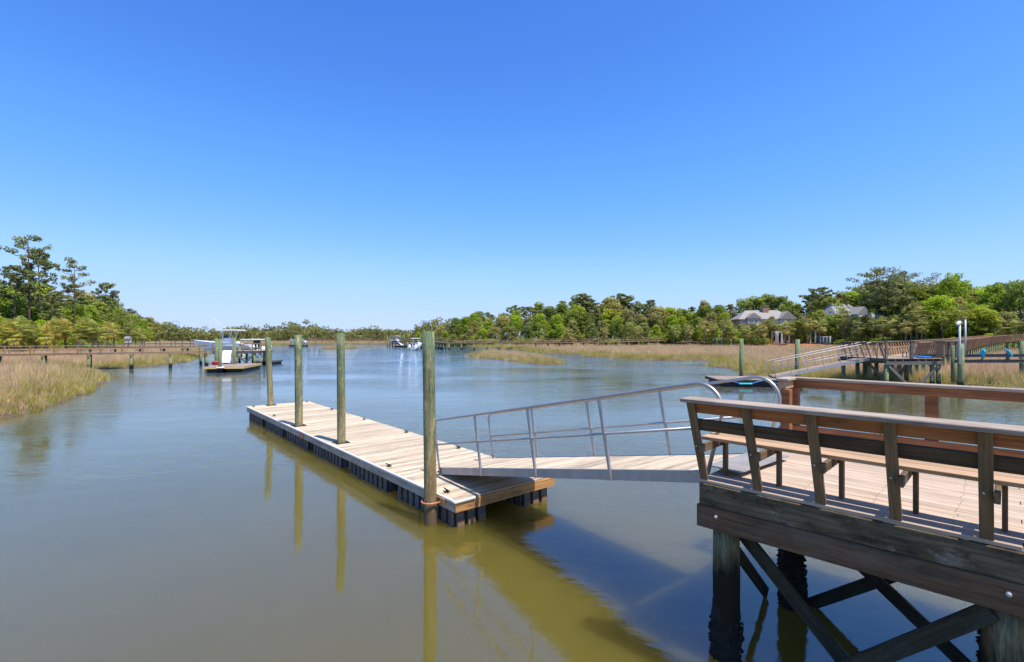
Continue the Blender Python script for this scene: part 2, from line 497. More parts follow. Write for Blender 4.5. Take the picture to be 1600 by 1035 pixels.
nu, nvv = 360, 340
uu = np.linspace(-1, 1, nu)
gx = np.sinh(uu * 6.2) / np.sinh(6.2) * 4000
vv = np.linspace(0, 1, nvv)
gy = -260 + 275 * np.minimum(vv / 0.06, 1) + np.where(vv > 0.06, np.sinh((vv - 0.06) / 0.94 * 5.6) / np.sinh(5.6) * 4000, 0)
GX, GY = np.meshgrid(gx, gy)
PP = np.stack([GX.ravel(), GY.ravel()], 1)
zz = ground_z(PP)
co = np.column_stack([PP, zz])
idx = np.arange(nu * nvv).reshape(nvv, nu)
q = np.stack([idx[:-1, :-1], idx[:-1, 1:], idx[1:, 1:], idx[1:, :-1]], -1).reshape(-1, 4)
up_u = np.clip((sdf(PP, upl) + 3.0 + wob(PP, 5.0) * 2) / 4.0, 0, 1)
bed = np.clip((16 - np.abs(PP[:, 0] - 78)) / 4, 0, 1) * (PP[:, 1] > 100)
gcol = np.column_stack([up_u, bed, np.zeros_like(up_u), np.ones_like(up_u)])
t = NT('marsh_mud_and_upland_soil')
at = t.n('VertexColor', layer_name='tint')
sp = t.n('SeparateColor')
t.l(at.outputs['Color'], sp.inputs[0])
n1 = t.noise(t.coords((1, 1, 1), False), 0.9, 6, 0.65)
mud = t.ramp(n1, [(0.3, (0.07, 0.055, 0.035)), (0.55, (0.13, 0.10, 0.06)), (0.75, (0.20, 0.155, 0.09))])
n2 = t.noise(t.coords((1, 1, 1), False), 0.35, 6, 0.65)
straw_p = t.ramp(n2, [(0.3, (0.36, 0.13, 0.05)), (0.55, (0.42, 0.17, 0.07)), (0.75, (0.24, 0.15, 0.06))])
litter = t.ramp(n2, [(0.3, (0.10, 0.085, 0.04)), (0.55, (0.13, 0.12, 0.05)), (0.75, (0.12, 0.15, 0.04))])
straw = t.mix(sp.outputs[1], litter, straw_p)     # pine straw beds of the gardens
col = t.mix(sp.outputs[0], mud, straw)
ground_m = t.finish(col, 0.95, n1, 0.5, 0.05, spec=0.1)
gme = mesh_np('ground', co, q.ravel(), np.full(len(q), 4), ground_m, gcol)
gme.polygons.foreach_set('use_smooth', [True] * len(gme.polygons))
ground = link('ground', gme, kind='structure', label='mud flats and pine straw banks around the creek')

# water
t = NT('murky_creek_water')
tcw = t.coords((1, 1, 1), False)
big = t.noise(t.coords((0.045, 0.10, 1), False), 1.0, 3, 0.5)            # calm and ruffled patches
wv1 = t.noise(t.coords((0.55, 1.15, 1), False), 1.0, 3, 0.55, 0.6)
wv2 = t.noise(t.coords((2.6, 4.6, 1), False), 1.0, 4, 0.6, 0.8)
wv3 = t.noise(t.coords((11, 16, 1), False), 1.0, 3, 0.5, 0.3)
cm = t.ramp(big, [(0.40, 0.22), (0.60, 1.0)])
geo = t.n('NewGeometry')
spp = t.n('SeparateXYZ'); t.l(geo.outputs['Position'], spp.inputs[0])
openw = t.ramp(t.math('DIVIDE', spp.outputs['Y'], 60.0), [(0.12, 0.036), (0.35, 0.065), (0.75, 0.12), (1.0, 0.18)])  # more wind over the open reach
h = t.math('ADD', t.math('MULTIPLY', wv1, 0.20), t.math('ADD', t.math('MULTIPLY', wv2, 0.075), t.math('MULTIPLY', wv3, 0.016)))
h = t.math('MULTIPLY', t.math('MULTIPLY', h, 2.2), t.math('MULTIPLY', cm, openw))
turb = t.noise(t.coords((0.12, 0.12, 1), False), 1.0, 4, 0.6)
wcol = t.mix(t.ramp(turb, [(0.35, 0.0), (0.7, 1.0)]), (0.108, 0.086, 0.014), (0.122, 0.100, 0.021))
# blue sky reflection put into the base colour, stronger with distance
far_sky_tint = t.ramp(t.math('DIVIDE', spp.outputs['Y'], 120.0), [(0.16, 0.0), (0.60, 1.0)])
wcol = t.mix(far_sky_tint, wcol, (0.065, 0.135, 0.215))
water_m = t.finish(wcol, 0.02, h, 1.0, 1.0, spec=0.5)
t.bsdf.inputs['IOR'].default_value = 2.1
t.bsdf.subsurface_method = 'BURLEY'          # turbid water: light spreads under the surface
t.bsdf.inputs['Subsurface Weight'].default_value = 1.0
t.bsdf.inputs['Subsurface Radius'].default_value = (1.0, 0.85, 0.5)
t.bsdf.inputs['Subsurface Scale'].default_value = 1.9
bm = bmesh.new()
vs = [bm.verts.new(p) for p in ((-5000, -300, 0), (5000, -300, 0), (5000, 5000, 0), (-5000, 5000, 0))]
bm.faces.new(vs)
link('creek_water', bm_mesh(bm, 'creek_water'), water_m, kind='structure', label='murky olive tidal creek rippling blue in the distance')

# ---------------------------------------------------------------- marsh grass
def blades(P, H, W, spread, nb, curve, cols, near):
    """nb blades round each clump centre P (n,3); returns vertices, faces, colours"""
    n = len(P)
    ang = rng.uniform(0, 2 * np.pi, (n, nb))
    rad = np.sqrt(rng.uniform(0, 1, (n, nb))) * spread[:, None]
    bx = P[:, 0, None] + np.cos(ang) * rad
    by = P[:, 1, None] + np.sin(ang) * rad
    bz = np.repeat(P[:, 2, None], nb, 1)
    hh = H[:, None] * rng.uniform(0.55, 1.1, (n, nb))
    la = rng.uniform(0, 2 * np.pi, (n, nb))
    lean = rng.uniform(0.05, curve, (n, nb)) * hh
    fa = rng.uniform(-0.9, 0.9, (n, nb))
    ww = W[:, None] * rng.uniform(0.6, 1.3, (n, nb))
    dx, dy = np.cos(fa) * ww / 2, np.sin(fa) * ww / 2
    lx, ly = np.cos(la) * lean, np.sin(la) * lean
    c = cols[:, None, :] * rng.uniform(0.65, 1.3, (n, nb, 1))
    c = c * (1 + rng.normal(0, 0.08, (n, nb, 3)))
    b0 = np.stack([bx - dx, by - dy, bz], -1); b1 = np.stack([bx + dx, by + dy, bz], -1)
    tip = np.stack([bx + lx, by + ly, bz + hh], -1)
    if near:
        m0 = np.stack([bx - dx * .8 + lx * .35, by - dy * .8 + ly * .35, bz + hh * .6], -1)
        m1 = np.stack([bx + dx * .8 + lx * .35, by + dy * .8 + ly * .35, bz + hh * .6], -1)
        V = np.stack([b0, b1, m1, m0, tip], 2).reshape(-1, 3)
        k = np.arange(n * nb)[:, None] * 5
        Fc = np.concatenate([k + np.array([[0, 1, 2, 3]]), k + np.array([[3, 2, 4]])], 1).ravel()
        L = np.tile([4, 3], n * nb)
        nvert = 5
    else:
        V = np.stack([b0, b1, tip], 2).reshape(-1, 3)
        k = np.arange(n * nb)[:, None] * 3
        Fc = (k + np.array([[0, 1, 2]])).ravel()
        L = np.full(n * nb, 3)
        nvert = 3
    col = np.repeat(np.clip(c, 0, 1).reshape(-1, 3), nvert, 0)
    return V, Fc, L, np.column_stack([col, np.ones(len(col))])

rings = [(14, 46, 11.0, 1.0, 26, True), (46, 95, 4.2, 1.7, 24, False), (95, 190, 1.25, 3.2, 26, False), (190, 420, 0.28, 6.5, 26, False)]
parts = {'tan': [], 'green': []}
for r0, r1, dens, sc, nb, near in rings:
    half = R(62)
    area = half * (r1 * r1 - r0 * r0)
    n = int(area * dens)
    r = np.sqrt(rng.uniform(r0 * r0, r1 * r1, n))
    a = rng.uniform(-half, half, n)
    Pt = np.stack([r * np.sin(a), r * np.cos(a)], 1)
    d = land_d(Pt); u = sdf(Pt, upl)
    patch = wob(Pt, 3.1, 1.0) + 0.7 * wob(Pt, 9.0, 2.0)
    keep = (d > 0.12 + 0.25 * np.maximum(0, wob(Pt, 1.3, 8.0))) & (u < 1.5)
    Pt, d, u, patch = Pt[keep], d[keep], u[keep], patch[keep]
    isl = np.maximum(sdf(Pt, island_a), np.maximum(sdf(Pt, island_b), sdf(Pt, island_c))) > -2
    left = Pt[:, 0] < -10
    band = np.where(left, 4.2, np.where(Pt[:, 0] > 14, 5.5, 4.5)) + np.clip(r[keep] - 90, 0, 60) * 0.03
    band = np.where(isl, 3.2, band)
    gp = 1 / (1 + np.exp(-(band - d + patch * 2.2) / 1.3))
    green = rng.uniform(0, 1, len(Pt)) < gp
    gzv = ground_z(Pt)
    for key, sel in (('tan', ~green), ('green', green)):
        q_ = Pt[sel]
        if len(q_) == 0: continue
        m = len(q_)
        dd = d[sel]
        P3 = np.column_stack([q_, np.maximum(gzv[sel], -0.05) - 0.03])
        if key == 'tan':
            H = rng.uniform(0.75, 1.2, m) * (1 + 0.26 * patch[sel]) * np.clip(0.6 + dd / 8, 0.6, 1)
            pal = np.array([(0.70, 0.48, 0.26), (0.78, 0.56, 0.31), (0.60, 0.41, 0.225), (0.80, 0.62, 0.30), (0.66, 0.44, 0.26)])
        else:
            H = rng.uniform(0.40, 0.85, m) * np.clip(0.55 + dd / 5, 0.55, 1.1)
            pal = np.array([(0.41, 0.36, 0.075), (0.49, 0.41, 0.12), (0.34, 0.32, 0.075), (0.60, 0.47, 0.19), (0.45, 0.40, 0.10)])
        cols = pal[rng.integers(0, len(pal), m)] * (1 + 0.13 * wob(q_, 1.7, 6.0)[:, None])
        W = np.full(m, 0.017 * (1.0 if near else sc * 0.85))
        H = H * (1.0 if near else 1.04)
        parts[key].append(blades(P3, H, W, np.full(m, 0.16 * sc if near else 0.28 * sc), nb, 0.6 if key == 'tan' else 0.95, cols, near))
for key, nm, lb in (('tan', 'dry_marsh_grass', 'tan dry cordgrass covering the marsh flats'), ('green', 'green_marsh_grass', 'green cordgrass fringing the water edge')):
    off = 0; Vs = []; Fs = []; Ls = []; Cs = []
    for V, Fc, L, Cc in parts[key]:
        Vs.append(V); Fs.append(Fc + off); Ls.append(L); Cs.append(Cc); off += len(V)
    me = mesh_np(nm, np.concatenate(Vs), np.concatenate(Fs), np.concatenate(Ls), M['grassblade'], np.concatenate(Cs))
    link(nm, me, label=lb, cat='grass', kind='stuff').color = (1, 1, 1, 1)
parts = None

# ---------------------------------------------------------------- foreground: floating dock
def pile_mesh(r0, r1, z0, z1, n=20, bend=0.0, seed=0, flat=True):
    rr = random.Random(seed)
    bm = bmesh.new()
    k = 10
    pts = []; rs = []
    for i in range(k + 1):
        f = i / k
        pts.append((bend * math.sin(f * 2.4), bend * 0.6 * math.sin(f * 3.1 + 1) - bend * 0.6 * math.sin(1), z0 + (z1 - z0) * f))
        rs.append((r0 + (r1 - r0) * f) * rr.uniform(0.985, 1.015))
    tube_bm(bm, pts, rs, n)
    for v in bm.verts:
        v.co.x += rr.uniform(-1, 1) * r0 * 0.015; v.co.y += rr.uniform(-1, 1) * r0 * 0.015
    me = bm_mesh(bm, 'piling')
    for p in me.polygons:
        p.use_smooth = abs(p.normal.z) < 0.7
    return me

DOCK_Z = 0.57
DA = Vector((-1.09, 9.29, 0))
DN = Vector((0.759, 0.651, 0)); DD = Vector((-0.651, 0.759, 0))
DW, DL = 2.70, 16.75
dock = empty('floating_dock', DA, (0, 0, math.atan2(DN.y, DN.x)), label='long weathered wooden floating dock on black floats, held by four green pilings', cat='dock')
dock_piles = [(-0.17, 0.62, 0.122), (0.325, 6.49, 0.118), (0.25, 10.2, 0.128), (0.93, 16.42, 0.125)]
pw, gap = 0.135, 0.009
npl = int(DL / (pw + gap))
me_pl = box_mesh(DW - 0.02, pw, 0.036, 0.004, M['deck'])
for i in range(npl):
    y = (i + 0.5) * (pw + gap)
    link('deck_plank', me_pl, None, dock, Matrix.Translation((DW / 2 + random.uniform(-.006, .006), y, DOCK_Z - 0.018 + random.uniform(-.002, .002))) @ Matrix.Rotation(random.uniform(-.002, .002), 4, 'Z'))
fz = DOCK_Z - 0.04 - 0.095
for side, x in (('l', 0.02), ('r', DW - 0.02)):
    y0 = 0.03
    while y0 < DL - 0.1:
        y1 = min(y0 + 4.2, DL - 0.03)
        beam('fascia_board', (x, y0 + .002, fz), (x, y1 - .002, fz), 0.038, 0.19, M['fascia'], dock, 0.004)
        y0 = y1
for y in (4.23, 8.43, 12.63):
    box('splice_plate', (-0.008, y, fz), (0.012, 0.34, 0.17), M['fascia'], dock, 0.002)
box('end_board', (DW / 2, 0.005, fz), (DW - 0.01, 0.045, 0.195), M['orange'], dock, 0.004)
box('end_board', (DW / 2, DL - 0.005, fz), (DW - 0.01, 0.045, 0.195), M['fascia'], dock, 0.004)
box('rub_strip', (-0.012, 0.02, DOCK_Z - 0.03), (0.02, 0.02, 0.01), M['rubstrip'], dock)
beam('rub_strip', (-0.012, 0.012, DOCK_Z - 0.018), (-0.012, DL, DOCK_Z - 0.018), 0.045, 0.048, M['rubstrip'], dock, 0.008)
beam('rub_strip', (-0.036, -0.032, DOCK_Z - 0.018), (0.46, -0.032, DOCK_Z - 0.018), 0.034, 0.048, M['rubstrip'], dock, 0.008)
# floats with ribs
def float_mesh(lx, ly, h):
    bm = bmesh.new()
    box_bm(bm, (0, 0, 0), (lx * 0.97, ly * 0.97, h))
    n = max(2, int(ly / 0.26))
    for s in (-1, 1):
        for i in range(n):
            box_bm(bm, (s * lx / 2 * 0.985, -ly / 2 + (i + 0.5) * ly / n, 0), (0.05, ly / n * 0.62, h * 0.96))
    m = max(2, int(lx / 0.26))
    for s in (-1, 1):
        for i in range(m):
            box_bm(bm, (-lx / 2 + (i + 0.5) * lx / m, s * ly / 2 * 0.985, 0), (lx / m * 0.62, 0.05, h * 0.96))
    for i_, f_ in enumerate(bm.faces):
        f_.material_index = 1 if i_ < 6 else 0  # grey ribs on black core: lit ribs and shaded gaps put into the colour
    me = bm_mesh(bm, 'float')
    me.materials.append(M['float_grey']); me.materials.append(M['black'])
    return me
fl_top = DOCK_Z - 0.145
fl_h = 0.62
fm = float_mesh(0.78, 2.36, fl_h)
mudm = None
for sx in (0.47, DW - 0.47):
    for i in range(6):
        yc = 0.12 + 1.18 + i * 2.83
        fo = link('float', fm, None, dock, Matrix.Translation((sx, yc, fl_top - fl_h / 2)))
        if i == 0:
            for kx in (-0.26, 0.0, 0.26):
                box('mud_line', (kx, -1.195, -fl_h / 2 + 0.255), (0.17, 0.02, 0.13), M['float_mud'], fo, 0.004)
# cleats
def cleat_mesh():
    bm = bmesh.new()
    box_bm(bm, (0, 0, 0.006), (0.07, 0.05, 0.012))
    for s in (-1, 1):
        tube_bm(bm, [(s * 0.022, 0, 0.01), (s * 0.022, 0, 0.045)], 0.012, 8)
    tube_bm(bm, [(-0.13, 0, 0.058), (-0.09, 0, 0.052), (-0.03, 0, 0.048), (0.03, 0, 0.048), (0.09, 0, 0.052), (0.13, 0, 0.058)], [0.008, 0.012, 0.015, 0.015, 0.012, 0.008], 8)
    for s in (-1, 1):
        tube_bm(bm, [(s * 0.03, -0.055, 0.006), (s * 0.03, 0.055, 0.006)], 0.011, 6)
    me = bm_mesh(bm, 'cleat'); me.materials.append(M['iron'])
    return me
cm_ = cleat_mesh()
for (x, y) in ((0.17, 0.55), (0.17, 3.1), (0.17, 13.0), (0.17, 16.3), (DW - 0.17, 16.45), (DW - 0.17, 13.2), (DW - 0.17, 9.9), (DW - 0.17, 6.6), (DW - 0.17, 3.6)):
    link('cleat', cm_, None, dock, Matrix.Translation((x, y, DOCK_Z + 0.001)) @ Matrix.Rotation(R(90 + random.uniform(-9, 9)), 4, 'Z'))
# plates round the pilings that pass through the deck
for (x, y, r) in dock_piles[1:]:
    for dx, dy, sx_, sy_ in ((-r - 0.045, 0, 0.07, 2 * r + 0.18), (r + 0.045, 0, 0.07, 2 * r + 0.18), (0, -r - 0.045, 2 * r + 0.02, 0.07), (0, r + 0.045, 2 * r + 0.02, 0.07)):
        box('pile_guide', (x + dx, y + dy, DOCK_Z + 0.009), (sx_, sy_, 0.016), M['iron'], dock, 0.002)
# ring that holds the near piling
cx, cy, cr = dock_piles[0]
hx = cr + 0.045
bm = bmesh.new()
tube_bm(bm, [(0.0, cy - hx, fz + 0.01)] + [(cx + hx * math.cos(a), cy + hx * math.sin(a), fz + 0.01) for a in np.linspace(-math.pi / 2, -1.5 * math.pi, 16)] + [(0.0, cy + hx, fz + 0.01)], 0.017, 8)
link('pile_ring', bm_mesh(bm, 'pile_ring', True), M['copper'], dock)
box('ring_bracket', (-0.030, cy, fz + 0.04), (0.034, 0.62, 0.11), M['orange'], dock, 0.004)
box('rusty_plate', (-0.018, 9.05, fz + 0.0), (0.03, 0.42, 0.17), M['copper'], dock, 0.004)
# fender bar hidden between the floats: cross joists
for i in range(9):
    box('joist', (DW / 2, 0.5 + i * 1.96, fz), (DW - 0.09, 0.04, 0.18), M['fascia'], dock)

lab = ['nearest and tallest looking green piling, rust coloured ring at the dock corner', 'green piling second nearest, rising through the floating dock deck', 'green piling second from the far end of the floating dock', 'farthest green piling at the outer end of the floating dock']
tops = [3.815, 3.81, 3.78, 3.70]
leans = [(0.004, 0.004), (0.002, 0.001), (-0.004, 0.004), (-0.012, 0.0)]
for i, (x, y, r) in enumerate(dock_piles):
    w = DA + DN * x + DD * y
    ltp = -0.012 if i == 0 else (-0.045 if i == 3 else -0.006)
    me = pile_mesh(r * 1.04, r * 0.97, -1.3, tops[i], 24, 0.012, i)
    o = link('piling', me, M['pile_dock'], label=lab[i], cat='piling', group='pilings of the floating dock')
    o.location = w
    o.rotation_euler = (0, ltp, i * 1.3) if False else (0, ltp, 0)

# ---------------------------------------------------------------- foreground: fixed pier
PZ = 2.05
P0 = Vector((2.19, 5.67, 0))
PA = R(-45.57)
pier = empty('wooden_pier', P0, (0, 0, PA), label='fixed timber pier head on round pilings at lower right', cat='pier')
PL, PWd = 8.2, 3.36
npk = 24
pk = PWd / npk
for i in range(npk):
    s = (i + 0.5) * pk
    cut = 2.6 + 1.9 * ((i * 7) % 5) / 5
    for (t0, t1) in ((0.0 + random.uniform(-.008, .004), cut - 0.003), (cut + 0.003, PL)):
        beam('deck_plank', (t0, s, PZ - 0.019 + random.uniform(-.002, .002)), (t1, s, PZ - 0.019 + random.uniform(-.002, .002)), pk - 0.004, 0.038, M['deck2'], pier, 0.005)
def pl(name, t0, t1, s, z0, z1, th, mat, bev=0.006):
    return beam(name, (t0, s, PZ + (z0 + z1) / 2), (t1, s, PZ + (z0 + z1) / 2), th, z1 - z0, mat, pier, bev)
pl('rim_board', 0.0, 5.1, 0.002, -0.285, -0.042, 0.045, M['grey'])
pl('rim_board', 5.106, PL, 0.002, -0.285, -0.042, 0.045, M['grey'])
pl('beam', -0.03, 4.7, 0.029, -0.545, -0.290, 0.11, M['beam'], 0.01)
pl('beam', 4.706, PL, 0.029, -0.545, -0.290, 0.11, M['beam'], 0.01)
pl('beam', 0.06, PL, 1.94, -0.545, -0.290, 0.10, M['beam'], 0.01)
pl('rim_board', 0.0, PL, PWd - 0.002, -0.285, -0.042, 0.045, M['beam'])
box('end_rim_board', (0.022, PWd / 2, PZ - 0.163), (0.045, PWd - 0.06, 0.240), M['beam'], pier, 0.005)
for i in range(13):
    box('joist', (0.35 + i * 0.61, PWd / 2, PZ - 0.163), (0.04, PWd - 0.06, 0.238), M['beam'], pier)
bm = bmesh.new()
tube_bm(bm, [(0, 0, 0), (0, -0.018, 0), (0, -0.026, 0)], [0.019, 0.019, 0.010], 10)
bolt_me = bm_mesh(bm, 'bolt'); bolt_me.materials.append(M['bolt'])
for tt in (0.20, 2.52, 4.8):
    link('bolt', bolt_me, None, pier, Matrix.Translation((tt, -0.027, PZ - 0.385)))

from mathutils import noise as mnoise
bm = bmesh.new()
for i in range(npk):
    for j in range(13):
        for ds in (-0.035, 0.035):
            cxx = 0.35 + j * 0.61 + random.uniform(-.012, .012); cyy = (i + 0.5) * pk + ds + random.uniform(-.006, .006)
            bmesh.ops.create_circle(bm, cap_ends=True, segments=6, radius=0.006, matrix=Matrix.Translation((cxx, cyy, PZ + 0.0032)))
tag(link('deck_screws', bm_mesh(bm, 'deck_screws'), M['iron'], pier), kind='stuff')
def crust(pr, z0, z1, seed, amp=0.035, n=260):
    """rough oyster growth wrapped round a piling"""
    rr = random.Random(seed)
    bm = bmesh.new()
    seg, rows = 40, 44
    off = Vector((seed * 3.7, 0, 0))
    rings_ = []
    for j in range(rows + 1):
        f = j / rows
        ring = []
        for k in range(seg):
            a = 2 * math.pi * k / seg
            z = z0 + (z1 - z0) * f
            p = Vector((math.cos(a) * pr, math.sin(a) * pr, z))
            nz = mnoise.fractal((p + off) * 9.0, 0.6, 2.1, 4) + 0.7 * mnoise.noise((p + off) * 3.0)
            fade = max(0.0, min(1.0, (1 - f) / 0.35))
            r = pr - 0.004 + amp * max(-0.1, 0.45 * fade + nz * 0.75 * fade) + 0.006 * rr.random()
            ring.append(bm.verts.new((r * math.cos(a), r * math.sin(a), z)))
        rings_.append(ring)
    for a_, b_ in zip(rings_[:-1], rings_[1:]):
        for k in range(seg):
            bm.faces.new((a_[k], a_[(k + 1) % seg], b_[(k + 1) % seg], b_[k]))
    for _ in range(n):                      # single shells
        a = rr.uniform(0, 2 * math.pi); z = rr.uniform(z0, z0 + (z1 - z0) * 0.8)
        c = Vector(((pr + amp * 0.6) * math.cos(a), (pr + amp * 0.6) * math.sin(a), z))
        s_ = rr.uniform(0.008, 0.026)
        rot = Euler((rr.uniform(0, 6), rr.uniform(0, 6), rr.uniform(0, 6))).to_matrix().to_4x4()
        r_ = bmesh.ops.create_cone(bm, cap_ends=True, segments=5, radius1=s_, radius2=s_ * 0.3, depth=s_ * 1.8)
        for v in r_['verts']:
            v.co = c + rot @ v.co
    return bm_mesh(bm, 'oyster_crust')
for i, (tt, ss, r, cz) in enumerate(((0.22, 0.20, 0.147, 0.62), (2.50, 0.20, 0.15, 0.6), (0.42, 1.94, 0.128, 1.25), (2.45, 1.94, 0.13, 1.15), (4.9, 0.20, 0.15, 0.6), (4.9, 1.94, 0.13, 1.1), (7.2, 0.2, 0.15, 0.6), (7.2, 1.94, 0.13, 1.1))):
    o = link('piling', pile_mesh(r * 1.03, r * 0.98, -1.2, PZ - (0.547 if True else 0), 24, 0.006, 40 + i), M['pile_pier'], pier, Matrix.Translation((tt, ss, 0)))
    link('oyster_crust', crust(r * 1.0, -0.3, cz, 70 + i, 0.035 if ss < 1 else 0.06), M['crust'], o)
def brace(a, b, th=0.045, w=0.16, s=(0, 1, 0), crusty=False):
    o = beam('cross_brace', a, b, w, th, M['brace'], pier, 0.005, side=s)
    return o
zt = PZ - 0.60
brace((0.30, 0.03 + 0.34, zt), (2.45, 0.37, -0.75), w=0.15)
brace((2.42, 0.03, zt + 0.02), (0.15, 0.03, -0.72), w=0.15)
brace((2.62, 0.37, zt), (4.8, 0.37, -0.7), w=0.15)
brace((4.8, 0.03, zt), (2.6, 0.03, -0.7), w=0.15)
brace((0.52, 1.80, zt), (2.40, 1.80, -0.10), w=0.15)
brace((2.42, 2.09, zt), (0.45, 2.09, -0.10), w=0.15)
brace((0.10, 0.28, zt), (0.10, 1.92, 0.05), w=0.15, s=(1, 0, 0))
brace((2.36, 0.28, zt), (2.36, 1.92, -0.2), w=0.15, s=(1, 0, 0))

# ---------------------------------------------------------------- bench along the pier edge
bench = empty('pier_bench', P0 + Vector((0, 0, PZ)), (0, 0, PA), label='long wooden bench with leaning slatted back along the pier edge', cat='bench')
posts = [0.045 + 0.587 * i for i in range(8)]
BL = posts[-1] + 0.06
def lean_s(z):           # the back leans outwards
    return 0.026 - 0.385 * z
for i, tt in enumerate(posts):
    beam('back_post', (tt, lean_s(0.0), 0.004), (tt, lean_s(0.935), 0.935), 0.088, 0.042, M['post'], bench, 0.005, side=(0, 1, 0))
    # support that carries the seat, clamped to the post
    beam('seat_support', (tt + 0.065, -0.235, 0.405), (tt + 0.065, 0.405, 0.405), 0.038, 0.092, M['post'], bench, 0.004)
    link('bolt', bolt_me, None, bench, Matrix.Translation((tt - 0.012, lean_s(0.405) - 0.022, 0.412)) @ Matrix.Scale(0.55, 4))
    beam('leg', (tt + 0.104, 0.365, 0.002), (tt + 0.104, 0.365, 0.448), 0.038, 0.085, M['post'], bench, 0.004, side=(0, 1, 0))
for s0, s1, z0, z1 in ((0.0, 0.0, 0.60, 0.735), (0.0, 0.0, 0.805, 0.925)):
    zc = (z0 + z1) / 2
    for t0, t1 in ((0.0, 2.42), (2.426, BL)):
        beam('back_board', (t0, lean_s(zc) + 0.046, zc), (t1, lean_s(zc) + 0.046, zc), 0.036, z1 - z0, M['red'] if z0 > 0.7 else M['dark_board'], bench, 0.004, side=(0, -0.36, 0.933))
for t0, t1 in ((-0.02, 2.70), (2.706, BL + 0.04)):
    beam('cap_board', (t0, -0.325, 0.957), (t1, -0.325, 0.957), 0.27, 0.042, M['cap'], bench, 0.008)
for s in (0.135, 0.333):
    for t0, t1 in ((0.0, 3.0), (3.006, BL)):
        beam('seat_plank', (t0, s, 0.472), (t1, s, 0.472), 0.178, 0.04, M['seat'], bench, 0.005)

# ---------------------------------------------------------------- railing on the far side of the pier
rail = empty('pier_railing', P0 + Vector((0, 0, PZ)), (0, 0, PA), label='reddish brown two-rail timber railing along the far pier edge', cat='railing')
RS = PWd - 0.09
for tt in (0.085, 1.78, 3.5, 5.2, 6.9):
    box('post', (tt, RS, 0.42), (0.137, 0.137, 0.835), M['red'], rail, 0.006)
box('post', (0.085, 2.86, 0.42), (0.137, 0.137, 0.835), M['red'], rail, 0.006)
for t0, t1 in ((-0.02, 4.3), (4.305, PL)):
    beam('top_board', (t0, RS - 0.02, 0.90), (t1, RS - 0.02, 0.90), 0.12, 0.118, M['red'], rail, 0.006)
    beam('cap_board', (t0 - 0.03, RS, 0.982), (t1, RS, 0.982), 0.20, 0.04, M['cap'], rail, 0.006)
    beam('lower_board', (t0, RS - 0.09, 0.175), (t1, RS - 0.09, 0.175), 0.04, 0.13, M['red'], rail, 0.005)
beam('top_board', (0.04, RS - 0.10, 0.90), (0.04, 2.80, 0.90), 0.12, 0.118, M['seat'], rail, 0.006)
beam('cap_board', (0.05, RS - 0.105, 0.985), (0.05, 2.78, 0.985), 0.18, 0.04, M['cap'], rail, 0.006)
beam('lower_board', (0.00, RS - 0.12, 0.175), (0.00, 2.80, 0.175), 0.04, 0.13, M['seat'], rail, 0.005)

# ---------------------------------------------------------------- aluminium gangway
G0 = Vector((-1.62, 11.06, DOCK_Z + 0.165))
G1 = Vector((2.36, 5.98, PZ + 0.012))
GL = (G1 - G0).length
gd = (G1 - G0)
gyaw = math.atan2(gd.y, gd.x)
gpit = math.asin(gd.z / GL)
gang = empty('gangway', G0, (0, -gpit, gyaw), label='aluminium gangway with tube handrails sloping from the pier down to the floating dock', cat='gangway')
gang.rotation_mode = 'XYZ'
gang.rotation_euler = (Matrix.Rotation(gyaw, 4, 'Z') @ Matrix.Rotation(-gpit, 4, 'Y')).to_euler()
GW = 1.42
for y in (0.0, GW):
    beam('stringer', (0.0, y, -0.073), (GL, y, -0.073), 0.045, 0.152, M['alu_dull'], gang, 0.004)
    beam('stringer_flange', (0.0, y + (0.03 if y == 0 else -0.03), -0.146), (GL, y + (0.03 if y == 0 else -0.03), -0.146), 0.10, 0.008, M['alu_dull'], gang)
ngp = int((GL - 0.05) / 0.143)
for i in range(ngp):
    xg = 0.03 + (i + 0.5) * 0.143
    beam('deck_plank', (xg, 0.03, -0.014), (xg, GW - 0.03, -0.014), 0.136, 0.026, M['deck'], gang, 0.004)
for i in range(7):
    box('cross_member', (0.3 + i * 0.95, GW / 2, -0.10), (0.05, GW - 0.05, 0.06), M['alu_dull'], gang)
RT = 1.06
for si, y in ((1, -0.045), (-1, GW + 0.045)):
    rb = 0.14
    pts = [(0.02, y, -0.14), (0.0, y, 0.3), (0.0, y, RT - rb)]
    pts += arc((rb, y, RT - rb), rb, 180, 90, (1, 0, 0), (0, 0, 1))[1:]
    rb2 = 0.30
    xe = GL + 0.12
    pts += [(GL * 0.5, y, RT)]
    pts += arc((xe, y, RT - rb2), rb2, 90, -18, (1, 0, 0), (0, 0, 1))
    pts += [(GL + 0.06, y, -0.05)]
    tube('hand_rail', pts, 0.024, M['alu'], gang, 10)
    tube('middle_rail', [(0.0, y, 0.52), (GL + 0.25, y, 0.52)], 0.019, M['alu'], gang, 8)
    for k in range(1, 4):
        x = k * 1.70
        beam('rail_post', (x, y, -0.15), (x, y, RT - 0.01), 0.042, 0.042, M['alu'], gang, 0.004, side=(0, 1, 0))
box('landing_plate', (GL + 0.22, GW / 2, 0.008), (0.44, GW - 0.12, 0.008), M['plate'], gang, 0.0, rot=(0, gpit, 0))
box('toe_plate', (-0.20, GW / 2, -0.075), (0.48, GW - 0.10, 0.008), M['alu_dull'], gang, 0.0, rot=(0, R(-18), 0))

